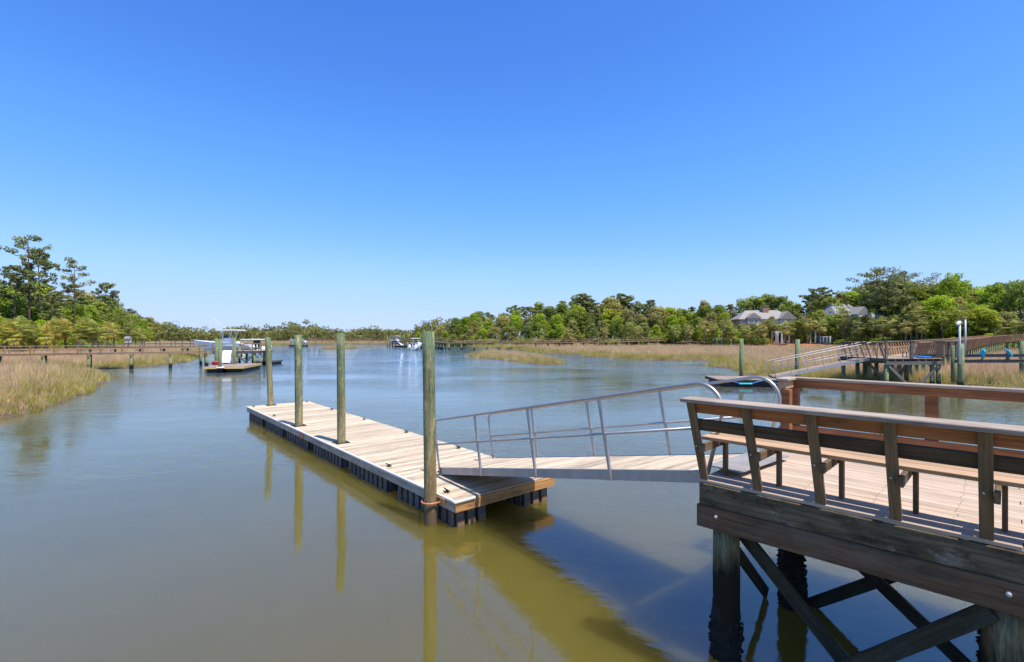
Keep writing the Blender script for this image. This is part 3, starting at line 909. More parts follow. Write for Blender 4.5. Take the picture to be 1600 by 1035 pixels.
# ---------------------------------------------------------------- generic far timber structures
def far_pile(name, x, y, r, z1, mat, parent=None, z0=-1.0, **k):
    bm = bmesh.new()
    tube_bm(bm, [(0, 0, z0), (0, 0, (z0 + z1) / 2), (0, 0, z1)], [r * 1.05, r, r * 0.95], 12)
    me = bm_mesh(bm, 'piling', True)
    for p in me.polygons: p.use_smooth = abs(p.normal.z) < .7
    return link(name, me, mat, parent, Matrix.Translation((x, y, 0)), **k)

def boardwalk(name, path, width, rail_h, post_sp, pile_sp, label, mat, rmat, pmat, lean=0.0, group=None, pile_r=0.18, rails=(1.0, 0.5), sides=(-1, 1), post_w=0.09, deck_t=0.2):
    """path: list of (x,y,z of deck)"""
    pts = [Vector(p) for p in path]
    root = empty(name, (pts[0].x, pts[0].y, 0), label=label, cat='boardwalk', group=group)
    o = Vector((pts[0].x, pts[0].y, 0))
    pts = [p - o for p in pts]
    nxt_post = 0.0; nxt_pile = pile_sp * 0.4; run = 0.0
    for a, b in zip(pts[:-1], pts[1:]):
        d = b - a
        L = d.length
        n = Vector((-d.y, d.x, 0)).normalized()
        beam('deck', a - Vector((0, 0, .02)), b - Vector((0, 0, .02)), width, 0.045, mat, root)
        for s in (-1, 1):
            off = n * (s * (width / 2 - 0.05))
            beam('side_beam', a + off - Vector((0, 0, .046 + deck_t / 2)), b + off - Vector((0, 0, .046 + deck_t / 2)), 0.06, deck_t, rmat, root)
        for s in sides:
            off = n * (s * (width / 2))
            for hgt in rails:
                lo = n * (s * lean * hgt)
                z = Vector((0, 0, rail_h * hgt))
                beam('rail', a + off + lo + z, b + off + lo + z, 0.13 if hgt == 1.0 else 0.05, 0.05 if hgt == 1.0 else 0.13, rmat if hgt < 1 else mat, root)
        while nxt_post < run + L:
            f = (nxt_post - run) / L
            c = a + d * f
            for s in sides:
                off = n * (s * (width / 2 + 0.04))
                lo = n * (s * lean)
                beam('post', c + off - Vector((0, 0, .2)), c + off + lo + Vector((0, 0, rail_h - 0.028)), post_w, post_w, rmat, root, side=(0, 1, 0))
            nxt_post += post_sp
        while nxt_pile < run + L:
            f = (nxt_pile - run) / L
            c = a + d * f
            for s in (-1, 1):
                off = n * (s * (width / 2 - 0.2))
                q = c + off
                zb = gz(q.x + o.x, q.y + o.y)
                far_pile('piling', q.x, q.y, pile_r, c.z - 0.05 - deck_t, pmat, root, min(zb, 0) - 0.6)
            beam('pile_cap', c + n * (width / 2 + 0.1) - Vector((0, 0, .11 + deck_t)), c - n * (width / 2 + 0.1) - Vector((0, 0, .11 + deck_t)), 0.12, 0.2, rmat, root)
            nxt_pile += pile_sp
        run += L
    return root

# left boardwalk and its pier head
boardwalk('boardwalk', [(-92, 42, 1.95), (-70, 46.5, 1.95), (-53.7, 51.0, 1.95), (-46, 56.3, 1.95), (-38.6, 61.6, 1.95)], 1.5, 0.78, 1.9, 3.75,
          'long timber boardwalk with post-and-rail sides crossing the left marsh', M['far_wood'], M['far_red'], M['pile_far'], rails=(1.0, 0.55))
lp = empty('left_pier_head', (-38.2, 62.0, 0), (0, 0, R(2)), label='timber pier head with braced pilings beyond the left boardwalk', cat='pier')
LPX, LPY, LZ = 6.2, 3.0, 1.95
for i in range(20):
    box('deck_plank', (i * LPX / 20 + LPX / 40, LPY / 2, LZ - 0.02), (LPX / 20 - 0.01, LPY, 0.04), M['far_wood'], lp)
for y in (0.05, LPY - 0.05):
    beam('beam', (0, y, LZ - 0.19), (LPX, y, LZ - 0.19), 0.09, 0.28, M['far_dark'], lp)
for x in (0.3, 2.9, 5.2, 5.9):
    for y in (0.2, LPY - 0.2):
        far_pile('piling', x, y, 0.15, LZ - 0.34, M['pile_far'], lp)
for x0, x1 in ((0.3, 1.6), (5.2, 4.0), (2.9, 4.4)):
    beam('brace', (x0, 0.08, LZ - 0.4), (x1, 0.08, 0.25), 0.05, 0.16, M['far_dark'], lp)
for x in (0.05, 1.1, 3.9, 5.0, 6.1):
    box('post', (x, 0.0, LZ + 0.45), (0.12, 0.12, 0.95), M['far_red'], lp)
for x0, x1 in ((0.05, 1.1), (3.9, 6.15)):
    for z in (0.42, 0.93):
        beam('rail', (x0, -0.02, LZ + z), (x1, -0.02, LZ + z), 0.07, 0.12, M['far_red'], lp)

def small_dock(name, x0, y0, w, d, z, rot, label, fascia, top, group=None):
    root = empty(name, (x0, y0, 0), (0, 0, rot), label=label, cat='dock', group=group)
    n = max(6, int(w / 0.3))
    for i in range(n):
        box('deck_plank', ((i + .5) * w / n, d / 2, z - 0.02), (w / n - 0.012, d, 0.04), top, root)
    for y in (0.0, d):
        beam('fascia_board', (0, y, z - 0.13), (w, y, z - 0.13), 0.05, 0.18, fascia, root)
    for x in (0.0, w):
        beam('fascia_board', (x, 0.03, z - 0.13), (x, d - 0.03, z - 0.13), 0.05, 0.18, fascia, root)
    k = max(2, int(w / 1.6))
    for i in range(k):
        box('float', ((i + .5) * w / k, d / 2, z - 0.22 - 0.25), (w / k * 0.8, d * 0.9, 0.5), M['black'], root, 0.03)
    return root
small_dock('floating_dock', -31.87, 50.2, 3.8, 6.6, 0.62, R(12), 'small floating dock with yellow edge boards below the left pier head', M['yellow_wood'], M['far_wood'])
def mini_gangway(name, p0, p1, width, rail_h, label, deck, metal, group=None, rb=0.25, posts=4, r=0.03, hide_plank=False):
    p0 = Vector(p0); p1 = Vector(p1)
    d = p1 - p0; L = d.length
    root = empty(name, p0, label=label, cat='gangway', group=group)
    root.rotation_euler = (Matrix.Rotation(math.atan2(d.y, d.x), 4, 'Z') @ Matrix.Rotation(-math.asin(d.z / L), 4, 'Y')).to_euler()
    n = int(L / 0.2)
    for i in range(n):
        box('deck_plank', ((i + .5) * L / n, 0, -0.015), (L / n - .008, width - 0.06, 0.03), deck, root)
    for s in (-1, 1):
        y = s * width / 2
        beam('stringer', (0, y, -0.09), (L, y, -0.09), 0.05, 0.18, metal, root)
        pts = [(0, y, -0.1), (0, y, rail_h - rb)] + arc((rb, y, rail_h - rb), rb, 180, 90, (1, 0, 0), (0, 0, 1), 5)[1:] + arc((L + .2, y, rail_h - rb), rb, 90, 0, (1, 0, 0), (0, 0, 1), 5) + [(L + 0.2, y, 0)]
        tube('hand_rail', pts, r, metal, root, 8)
        tube('middle_rail', [(0, y, rail_h / 2), (L, y, rail_h / 2)], r * .8, metal, root, 6)
        for k in range(1, posts + 1):
            x = L * k / (posts + 1)
            beam('rail_post', (x, y, -0.1), (x, y, rail_h), 0.04, 0.04, metal, root, side=(0, 1, 0))
    return root
mini_gangway('gangway', (-32.7, 55.6, 0.80), (-36.15, 61.9, 2.02), 1.15, 1.0, 'short white gangway between left pier head and small floating dock', M['white'], M['alu'])
far_pile('piling', pxd(344, 50.3), 50.3, 0.16, 3.45, M['pile_far'], label='front piling of the small left floating dock', cat='piling', group='pilings of the small left dock')
far_pile('piling', pxd(338.5, 56.5), 56.5, 0.17, 3.55, M['pile_far'], label='back piling left of the white gangway', cat='piling', group='pilings of the small left dock')
far_pile('piling', pxd(366.5, 55.4), 55.4, 0.17, 3.60, M['pile_far'], label='back piling right of the white gangway', cat='piling', group='pilings of the small left dock')
# white fender round the front piling
bm = bmesh.new()
tube_bm(bm, [(0.34 * math.cos(a), 0.30 * math.sin(a), 0) for a in np.linspace(0, 2 * math.pi * 0.98, 18)], 0.07, 8)
o = link('pile_fender', bm_mesh(bm, 'pile_fender', True), M['white'], label='white ring fender around the front piling of the small left dock', cat='fender')
o.location = (pxd(344, 50.3), 50.3, 0.56)
# red tub
bm = bmesh.new()
tube_bm(bm, [(0, 0, 0), (0, 0, 0.05), (0, 0, 0.3), (0, 0, 0.36), (0, 0, 0.38), (0, 0, 0.42)], [0.34, 0.40, 0.44, 0.47, 0.40, 0.1], 16)
bmesh.ops.scale(bm, vec=(1.15, 0.8, 1), verts=bm.verts)
o = link('red_tub', bm_mesh(bm, 'red_tub', True), M['redtub'], label='red rounded tub standing on the small left dock', cat='tub')
o.location = (pxd(338, 53.7), 53.7, 0.625)

# ---------------------------------------------------------------- boats
def hull_mesh(L, B, H, flare=0.25):
    bm = bmesh.new()
    n, m = 13, 7
    secs = []
    for i in range(n):
        f = i / (n - 1)                       # 0 stern, 1 bow
        b = B / 2 * (1 - max(0, (f - 0.45) / 0.55) ** 2.2) * (0.93 + 0.07 * min(1, f * 4))
        b = max(b, 0.03)
        sheer = H * (0.82 + 0.38 * f * f)
        keel = 0.0 + (max(0, f - 0.72) / 0.28) ** 2 * H * 0.75
        chine = keel + H * 0.26 + f * H * 0.08
        row = [(0, keel), (b * 0.72 * (1 - 0.45 * f * f), chine), (b * (1 - 0.18 * f * flare * 4 * f), (chine + sheer) / 2), (b, sheer), (b * 0.86, sheer + 0.02), (b * 0.82, sheer - 0.02), (b * 0.80, H * 0.42 + keel * .5)]
        secs.append([[bm.verts.new((f * L - L * 0.45 + 0.12 * (z / H) * f, s * y, z)) for (y, z) in row] for s in (1, -1)])
    for a, b in zip(secs[:-1], secs[1:]):
        for s in (0, 1):
            for k in range(len(row) - 1):
                try: bm.faces.new((a[s][k], b[s][k], b[s][k + 1], a[s][k + 1]))
                except ValueError: pass
        bm.faces.new((a[0][-1], b[0][-1], b[1][-1], a[1][-1]))
    st = secs[0]
    bm.faces.new([st[0][k] for k in range(len(row))] + [st[1][k] for k in range(len(row) - 1, 0, -1)])
    bmesh.ops.remove_doubles(bm, verts=bm.verts, dist=0.002)
    return bm_mesh(bm, 'hull')

def outboard_mesh():
    bm = bmesh.new()
    v = box_bm(bm, (0, 0, 0.62), (0.52, 0.36, 0.52))
    bmesh.ops.bevel(bm, geom=bm.edges[:], offset=0.09, segments=2, affect='EDGES')
    box_bm(bm, (-0.03, 0, 0.05), (0.20, 0.13, 0.75))
    box_bm(bm, (-0.08, 0, -0.28), (0.42, 0.09, 0.12))
    box_bm(bm, (-0.05, 0, -0.42), (0.16, 0.03, 0.22))
    box_bm(bm, (0.2, 0, 0.35), (0.25, 0.2, 0.2))
    return bm_mesh(bm, 'outboard')
out_me = outboard_mesh()
def boat(label, loc, yaw, L=7.5, B=2.5, H=1.15, hull='gel', stripe=None, ttop='white', engines=2, antenna=True, motor='iron', group=None, ttz=2.05):
    root = empty('motor_boat', loc, (0, 0, yaw), label=label, cat='boat', group=group)
    me = hull_mesh(L, B, H); link('hull', me, M[hull], root)
    if stripe:
        for s in (1, -1):
            beam('rub_rail', (-L * 0.44, s * (B / 2 + 0.005), H * 0.78), (L * 0.15, s * (B / 2 + 0.005), H * 0.88), 0.03, 0.07, M[stripe], root)
    bm = bmesh.new()
    box_bm(bm, (0, 0, H * 0.45 + 0.62), (1.3, 1.1, 1.25))
    for v in bm.verts:
        if v.co.z > H * 0.45 + 0.7 and v.co.x > 0: v.co.x -= 0.35
    bmesh.ops.bevel(bm, geom=bm.edges[:], offset=0.08, segments=2, affect='EDGES')
    link('console', bm_mesh(bm, 'console'), M['gel'], root)
    box('windscreen', (0.2, 0, H * 0.45 + 1.42), (0.05, 0.95, 0.42), M['glass'], root, 0.0, rot=(0, R(-28), 0))
    box('leaning_seat', (-1.25, 0, H * 0.45 + 0.42), (0.55, 0.9, 0.75), M['gel'], root, 0.06)
    box('bow_seat', (L * 0.22, 0, H * 0.45 + 0.2), (1.1, 0.9, 0.45), M['gel'], root, 0.06)
    if ttop:
        z1 = H * 0.45 + ttz + 0.3
        bm = bmesh.new()
        box_bm(bm, (-0.45, 0, z1), (3.1, 2.1, 0.2))
        for v in bm.verts:
            if abs(v.co.x + 0.45) > 1: v.co.z -= 0.04
        bmesh.ops.bevel(bm, geom=bm.edges[:], offset=0.045, segments=2, affect='EDGES')
        link('hard_top', bm_mesh(bm, 'hard_top'), M[ttop], root)
        for sx0, sx1 in ((0.45, 0.1), (-0.55, -1.1)):
            for s in (1, -1):
                tube('top_support', [(sx0, s * 0.55, H * 0.45), (sx0 - 0.05, s * 0.55, H * .45 + 0.9), (sx1, s * 0.8, z1)], 0.05, M['white'], root, 6)
        if antenna:
            tube('antenna', [(-0.3, 0.7, z1), (1.5, 0.9, z1 + 1.7)][::1], 0.02, M['white'], root, 5)
    for k in range(engines):
        y = (k - (engines - 1) / 2) * 0.75
        link('outboard_motor', out_me.copy() if False else out_me, M[motor], root, Matrix.Translation((-L * 0.45 - 0.36, y, H * 0.52)))
    return root
out_me.materials.append(M['iron'])
boat('white and blue centre console boat on a lift behind the left pier head', (pxd(352, 67) + 0.2, 67.2, 1.75), R(178), 8.4, 2.6, 1.3, 'gel', 'blue', 'white', 2, True)
boat('white motor boat seen from astern right of the left pier head', (pxd(396, 74), 74.5, 0.45), R(82), 7.0, 2.5, 1.6, 'gel', None, 'white', 2, False, ttz=1.9)
boat('white motor boat with twin outboards moored left of the nearest piling', (pxd(650, 141), 141, 0.02), R(88), 8.0, 3.0, 1.9, 'gel', None, 'white', 2, False, ttz=2.2)
boat('distant white boat on a lift at the far left bend', (pxd(467, 205), 205, 1.2), R(170), 7.5, 2.6, 1.3, 'gel', 'navy', 'navy', 1, False)
boat('distant white boat at the end of the far boardwalk', (pxd(616, 196), 197, 1.3), R(140), 6.5, 2.4, 1.2, 'gel', 'navy', 'white', 1, False)
# lift posts round the left boat
def lift(name, cx, cy, w, d, z, label, top=3.3, r=0.15, group='boat lifts'):
    root = empty(name, (cx, cy, 0), label=label, cat='boat lift', group=group)
    for sx in (-1, 1):
        for sy in (-1, 1):
            far_pile('piling', sx * w / 2, sy * d / 2, r, top, M['pile_far'], root)
    for sy in (-1, 1):
        beam('lift_beam', (-w / 2, sy * d / 2 * 0.82, z), (w / 2, sy * d / 2 * 0.82, z), 0.12, 0.2, M['alu_dull'], root)
    for sx in (-1, 1):
        beam('top_beam', (sx * w / 2, -d / 2, top + 0.1), (sx * w / 2, d / 2, top + 0.1), 0.15, 0.2, M['far_dark'], root)
        beam('bunk', (sx * w * .2, -d / 2 * .82, z + 0.18), (sx * w * .2, d / 2 * .82, z + 0.18), 0.12, 0.16, M['navy'], root)
    return root
lift('boat_lift', pxd(352, 67) + 0.2, 67.2, 5.2, 3.4, 1.5, 'timber boat lift holding the blue and white boat', 2.5)
lift('boat_lift', pxd(467, 205), 205, 5.0, 4.0, 0.95, 'distant boat lift at the far left bend', 3.2, 0.2)
lift('boat_lift', pxd(616, 196), 197, 5.0, 4.0, 1.0, 'distant boat lift at the end of the far boardwalk', 4.2, 0.2)
small_dock('floating_dock', pxd(402, 67), 66, 2.6, 3.0, 0.5, 0, 'dark small float right of the left pier head', M['far_dark'], M['far_dark'])
small_dock('floating_dock', pxd(452, 198), 197, 7.0, 3.0, 0.6, 0, 'distant float below the lift at the far left bend', M['far_dark'], M['far_wood'])
small_dock('floating_dock', pxd(617, 182), 180, 4.6, 3.0, 0.6, 0, 'distant float at the foot of the far white gangway', M['far_dark'], M['far_wood'])
mini_gangway('gangway', (pxd(629, 181.5), 182, 0.75), (pxd(619, 192), 193, 3.0), 1.4, 1.1, 'distant white gangway sloping to a float in mid channel', M['white'], M['alu'])
for i, (xx, dd, tp) in enumerate(((625.5, 186, 5.3), (632, 184, 4.6))):
    far_pile('piling', pxd(xx, dd), dd, 0.2, tp, M['pile_far'], label='distant slim piling beside the far white gangway', cat='piling', group='far gangway pilings')
boardwalk('boardwalk', [(pxd(612, 194), 196, 2.3), (-26, 162, 2.2), (-20, 147, 2.1), (6, 146, 2.1), (28, 150, 2.3), (46, 157, 2.6), (58, 166, 2.9)], 1.8, 1.05, 2.6, 3.75,
          'distant timber boardwalk reaching from the right marsh into the channel', M['far_wood'], M['far_red'], M['pile_far'], rails=(1.0, 0.5), post_w=0.12, pile_r=0.2)
boardwalk('boardwalk', [(-112, 262, 2.1), (-90, 268, 2.1), (-62, 273, 2.1)], 1.8, 1.05, 2.6, 3.75,
          'faint boardwalk along the farthest shore behind the small round islet', M['far_wood'], M['far_red'], M['pile_far'], rails=(1.0, 0.5), post_w=0.12, pile_r=0.2)
boardwalk('boardwalk', [(-75, 84, 2.0), (-60, 88, 2.0), (-50, 86, 2.0)], 1.6, 1.0, 2.4, 3.75,
          'second boardwalk behind the left boardwalk near the boat bow', M['far_dark'], M['far_dark'], M['pile_far'], rails=(1.0, 0.5))

# ---------------------------------------------------------------- right neighbour pier
rp = empty('right_pier_head', (26.6, 34.6, 0), (0, 0, R(4)), label='grey timber pier head on braced pilings over the right marsh edge', cat='pier')
RX, RY, RZ = 4.35, 4.6, 2.18
for i in range(24):
    box('deck_plank', (RX / 2, (i + .5) * RY / 24, RZ - 0.02), (RX, RY / 24 - 0.01, 0.04), M['far_wood'], rp)
for y in (0.03, RY * 0.5, RY - 0.05):
    beam('beam', (0, y, RZ - 0.34), (RX, y, RZ - 0.34), 0.10, 0.24, M['far_dark'], rp)
for x in np.linspace(0.15, RX - 0.15, 8):
    beam('joist', (x, 0.0, RZ - 0.13), (x, RY, RZ - 0.13), 0.05, 0.16, M['far_dark'], rp)
for i, (x, y) in enumerate([(0.2, 0.2), (0.7, 2.3), (1.4, 4.3), (2.1, 4.4), (3.0, 4.3), (3.7, 0.2), (3.7, 2.3), (4.0, 4.3), (4.25, 0.25), (0.2, 4.3)]):
    far_pile('piling', x, y, 0.15, RZ - 0.46, M['pile_far'], rp)
for a, b in (((0.25, 0.0, 1.62), (1.6, 0.0, 0.35)), ((4.0, 0.0, 1.62), (2.6, 0.0, 0.35)), ((0.7, 2.2, 1.6), (1.9, 2.2, 0.3)), ((3.7, 2.2, 1.6), (2.5, 2.2, 0.3))):
    beam('brace', a, b, 0.06, 0.17, M['far_dark'], rp)
# front rail
for x in (0.0, 1.95):
    box('post', (x, -0.02, RZ + 0.6), (0.14 if x == 0 else 0.22, 0.1, 1.25), M['far_dark'], rp)
beam('rail', (-0.15, -0.02, RZ + 1.24), (RX + 0.1, -0.02, RZ + 1.24), 0.16, 0.06, M['far_dark'], rp)
# bench-like leaning balusters at the left and the back
for i in range(13):
    x = 0.15 + i * 0.33
    beam('baluster', (x, RY - 0.35, RZ), (x + 0.12, RY + 0.1, RZ + 1.12), 0.09, 0.05, M['far_red'], rp, side=(0, 1, 0))
beam('cap_rail', (0.0, RY + 0.05, RZ + 1.15), (RX, RY + 0.05, RZ + 1.15), 0.28, 0.05, M['far_red'], rp)
for i in range(7):
    y = 0.25 + i * 0.6
    beam('baluster', (0.1, y, RZ), (-0.3, y, RZ + 1.12), 0.05, 0.09, M['far_dark'], rp, side=(1, 0, 0))
beam('cap_rail', (-0.28, 0.1, RZ + 1.16), (-0.28, RY, RZ + 1.16), 0.22, 0.05, M['far_red'], rp)
beam('back_rail', (0.05, RY - 0.2, RZ + 0.62), (RX, RY - 0.2, RZ + 0.62), 0.05, 0.15, M['far_red'], rp)
# fish cleaning table with a grey top
ft = empty('cleaning_table', (31.5, 35.3, RZ), (0, 0, R(4)), label='grey-topped fish cleaning table at the right end of the right pier head', cat='table')
box('table_top', (0, 0, 1.22), (1.25, 0.75, 0.14), M['far_dark'], ft, 0.02)
box('side_panel', (-0.45, 0, 0.6), (0.06, 0.6, 1.08), M['far_red'], ft)
box('side_panel', (-0.1, 0.2, 0.75), (0.62, 0.06, 0.78), M['far_wood'], ft)
box('leg', (0.5, -0.28, 0.575), (0.1, 0.1, 1.15), M['far_dark'], ft); box('leg', (0.5, 0.28, 0.575), (0.1, 0.1, 1.15), M['far_dark'], ft)
# a chair on it
ch = empty('wooden_chair', (29.55, 36.3, RZ), (0, 0, R(200)), label='small weathered chair on the right pier head deck', cat='chair')
box('seat', (0, 0, 0.42), (0.5, 0.5, 0.05), M['far_wood'], ch)
box('backrest', (0, 0.26, 0.75), (0.5, 0.04, 0.55), M['far_wood'], ch, rot=(R(-12), 0, 0))
for sx in (-.22, .22):
    for sy in (-.22, .22):
        box('leg', (sx, sy, 0.2), (0.05, 0.05, 0.4), M['far_wood'], ch)
# coiled hose on the deck
bm = bmesh.new()
tube_bm(bm, [((0.25 + 0.012 * i) * math.cos(i * 0.7), (0.2 + 0.01 * i) * math.sin(i * 0.7), 0.03 + 0.003 * i) for i in range(34)], 0.025, 6)
o = link('hose', bm_mesh(bm, 'hose', True), M['tarp'], label='pale blue hose coiled at the front of the right pier head deck', cat='hose')
o.location = (29.7, 35.25, RZ)

# boat lift at the right with turquoise bunks
bl = empty('boat_lift', (31.2, 34.7, 0), (0, 0, R(3)), label='steel boat lift with long grey beams and turquoise bunks at the right', cat='boat lift')
far_pile('piling', 0.30, -0.55, 0.20, 3.25, M['pile_far'], bl)
far_pile('piling', 1.55, 1.2, 0.18, 3.1, M['pile_far'], bl)
far_pile('piling', 9.6, -0.5, 0.19, 3.4, M['pile_far'], bl); far_pile('piling', 9.6, 3.5, 0.19, 3.4, M['pile_far'], bl)
for y, z in ((0.0, 1.98), (2.9, 2.26)):
    for dz, hh, ww in ((0.115, 0.03, 0.22), (-0.115, 0.03, 0.22), (0, 0.21, 0.05)):
        beam('beam_web' if ww < .1 else 'beam_flange', (0.4, y, z + dz), (9.8, y, z + dz), ww, hh, M['far_dark'], bl)
for x, tilt in ((2.15, 0.30), (4.15, -0.24)):
    # bunks lie across the beams; each carpeted board is canted to cradle a hull
    beam('bunk', (x, -0.45, 2.50), (x + 2.3, 1.9, 2.64), 0.08, 0.42, M['cyan'], bl, 0.03, side=(tilt, -tilt, 0.95))
    beam('bunk_bracket', (x + 0.12, -0.16, 2.10), (x + 0.22 + tilt * .4, -0.16, 2.36), 0.12, 0.08, M['far_dark'], bl, side=(0, 1, 0))
    beam('bunk_bracket', (x + 2.05, 1.62, 2.02), (x + 2.1 + tilt * .4, 1.62, 2.5), 0.12, 0.08, M['far_dark'], bl, side=(0, 1, 0))
gp_ = empty('guide_pole', (pxd(1499.5, 34.0), 34.0, 1.8), label='white guide pole with a tilted lamp head beside the boat lift', cat='pole', group='white guide poles')
tube('pole', [(0, 0, 0), (0, 0, 2.85)], 0.06, M['pvc'], gp_, 12)
bm = bmesh.new(); box_bm(bm, (0, 0, 0), (0.34, 0.2, 0.2)); bmesh.ops.bevel(bm, geom=bm.edges[:], offset=0.04, segments=1, affect='EDGES')
link('lamp_head', bm_mesh(bm, 'lamp_head'), M['white'], gp_, Matrix.Translation((-0.12, -0.05, 2.88)) @ Matrix.Rotation(R(-35), 4, 'Y'))
gp2 = empty('guide_pole', (pxd(1508.5, 37.6), 37.6, 2.3), label='plain white guide pole, right one of the pair beside the boat lift', cat='pole', group='white guide poles')
tube('pole', [(0, 0, 0), (0, 0, 2.75)], 0.055, M['pvc'], gp2, 12)
tube('pole_cap', [(0, 0, 2.75), (0, 0, 2.79)], 0.065, M['white'], gp2, 12)

# right boardwalk to the wood
boardwalk('boardwalk', [(30.6, 38.5, 2.2), (35, 42.5, 2.22), (45, 51, 2.3), (58.5, 63, 2.43), (77, 80, 2.7), (97, 97, 3.0), (112, 104.5, 3.15), (132, 112, 3.3)], 1.7, 1.08, 1.0, 3.0,
          'long timber boardwalk with leaning side posts curving away to the right wood', M['far_red'], M['far_red'], M['pile_far'], lean=0.38, rails=(1.0, 0.55), post_w=0.085, pile_r=0.15)

# its floating dock, gangway and pilings
fd = small_dock('floating_dock', 15.35, 36.3, 6.3, 3.4, 0.55, R(-7), 'dark floating dock with blue ropes behind the foreground gangway', M['black'], M['far_wood'])
tube('blue_rope', [(0.7, -0.03, 0.52), (1.4, -0.06, 0.30), (1.9, -0.06, 0.27), (2.5, -0.06, 0.30), (3.2, -0.03, 0.52)], 0.03, M['tarp'], fd, 6)
box('blue_fender', (1.95, -0.10, 0.25), (0.95, 0.14, 0.12), M['cyan'], fd, 0.04)
tube('blue_rope', [(3.4, -0.03, 0.50), (4.3, -0.06, 0.22), (5.2, -0.04, 0.12)], 0.03, M['tarp'], fd, 6)
mini_gangway('gangway', (20.1, 37.6, 0.72), (27.0, 36.8, 2.22), 1.3, 1.1, 'grey aluminium gangway rising from the dark float to the right pier head', M['far_wood'], M['alu_dull'], posts=5, r=0.03)
far_pile('piling', pxd(1158.5, 40.6), 40.6, 0.165, 3.55, M['pile_far'], label='left green piling behind the dark floating dock', cat='piling', group='pilings of the right floating dock')
far_pile('piling', pxd(1246, 40.0), 40.0, 0.185, 3.52, M['pile_far'], label='right green piling behind the aluminium gangway of the dark floating dock', cat='piling', group='pilings of the right floating dock')

# ---------------------------------------------------------------- trees
def leaves_np(centers, radii, per, size, flat=1.0, shell=0.55, tint=None, up=0.6, seed=0, elong=1.6):
    g = np.random.default_rng(seed)
    n = len(centers)
    c = np.repeat(np.asarray(centers), per, 0)
    rad = np.repeat(np.asarray(radii), per, 0)
    m = len(c)
    v = g.normal(size=(m, 3)); v /= np.linalg.norm(v, axis=1)[:, None]
    rr = (shell + (1 - shell) * g.uniform(0, 1, m) ** 0.5)
    p = c + v * rad * rr[:, None]
    # leaf frame
    nn = v + g.normal(size=(m, 3)) * 0.7 + np.array([0, 0, up])
    nn /= np.linalg.norm(nn, axis=1)[:, None]
    a = np.cross(nn, g.normal(size=(m, 3))); a /= np.linalg.norm(a, axis=1)[:, None]
    b = np.cross(nn, a)
    s = size * g.uniform(0.6, 1.35, m)[:, None]
    V = np.stack([p - a * s * elong / 2, p - b * s * 0.42, p + a * s * elong / 2, p + b * s * 0.42], 1).reshape(-1, 3)
    Fc = np.arange(m * 4)
    t_ = np.ones(m) if tint is None else np.repeat(np.asarray(tint), per)
    col = t_[:, None] * g.uniform(0.75, 1.25, (m, 1)) * (1 + g.normal(0, 0.05, (m, 3)))
    col = np.repeat(np.clip(col, 0, 2), 4, 0)
    return V, Fc, np.full(m, 4), np.column_stack([col, np.ones(len(col))])

def limb_mesh(segs, name, mat, n=7):
    bm = bmesh.new()
    for pts, rs in segs:
        tube_bm(bm, pts, rs, n)
    me = bm_mesh(bm, name, True)
    me.materials.append(mat)
    return me

def broadleaf(seed, H=13.0, Wd=9.0, cb=0.2, n=46, per=95, leaf=0.34):
    r = random.Random(seed)
    ctr = []; rad = []; tn = []
    segs = [([(0, 0, -0.5), (0.1, 0, H * 0.25), (0.15 * r.uniform(-1, 1), 0.2, H * 0.55), (0, 0, H * 0.8)], [H * 0.02, H * 0.016, H * 0.011, H * 0.003])]
    lob = [(r.uniform(0, 6.28), r.uniform(0.7, 1.15)) for _ in range(6)]
    for i in range(n):
        f = (i + 0.5) / n
        z = cb + (1 - cb) * f ** 0.85
        prof = math.sin(math.pi * min(1, (z - cb + 0.10) / (1.06 - cb + 0.10)) ** 0.8) ** 0.7
        a = i * 2.399 + r.uniform(-.5, .5)
        k = 0.8 + 0.25 * math.cos(a * 2 + lob[0][0]) * r.uniform(0.3, 1) + 0.12 * math.cos(3 * a + lob[1][0])
        rr = Wd / 2 * prof * k * r.uniform(0.55, 1.0)
        c = (rr * math.cos(a), rr * math.sin(a), z * H * r.uniform(0.94, 1.03))
        ctr.append(c)
        s = r.uniform(0.09, 0.17) * Wd
        rad.append((s, s, s * r.uniform(0.55, 0.85)))
        tn.append(r.uniform(0.72, 1.25))
        if i % 3 == 0:
            zb = max(0.15 * H, c[2] - rr * 0.9)
            segs.append(([(0, 0, zb), (c[0] * .5, c[1] * .5, (zb + c[2]) / 2 + .2), c], [H * 0.007, H * 0.005, H * 0.0015]))
    V, Fc, L, Cc = leaves_np(ctr, rad, per, leaf, tint=tn, seed=seed)
    return mesh_np('crown', V, Fc, L, M['leaf'], Cc), limb_mesh(segs, 'trunk', M['bark'])

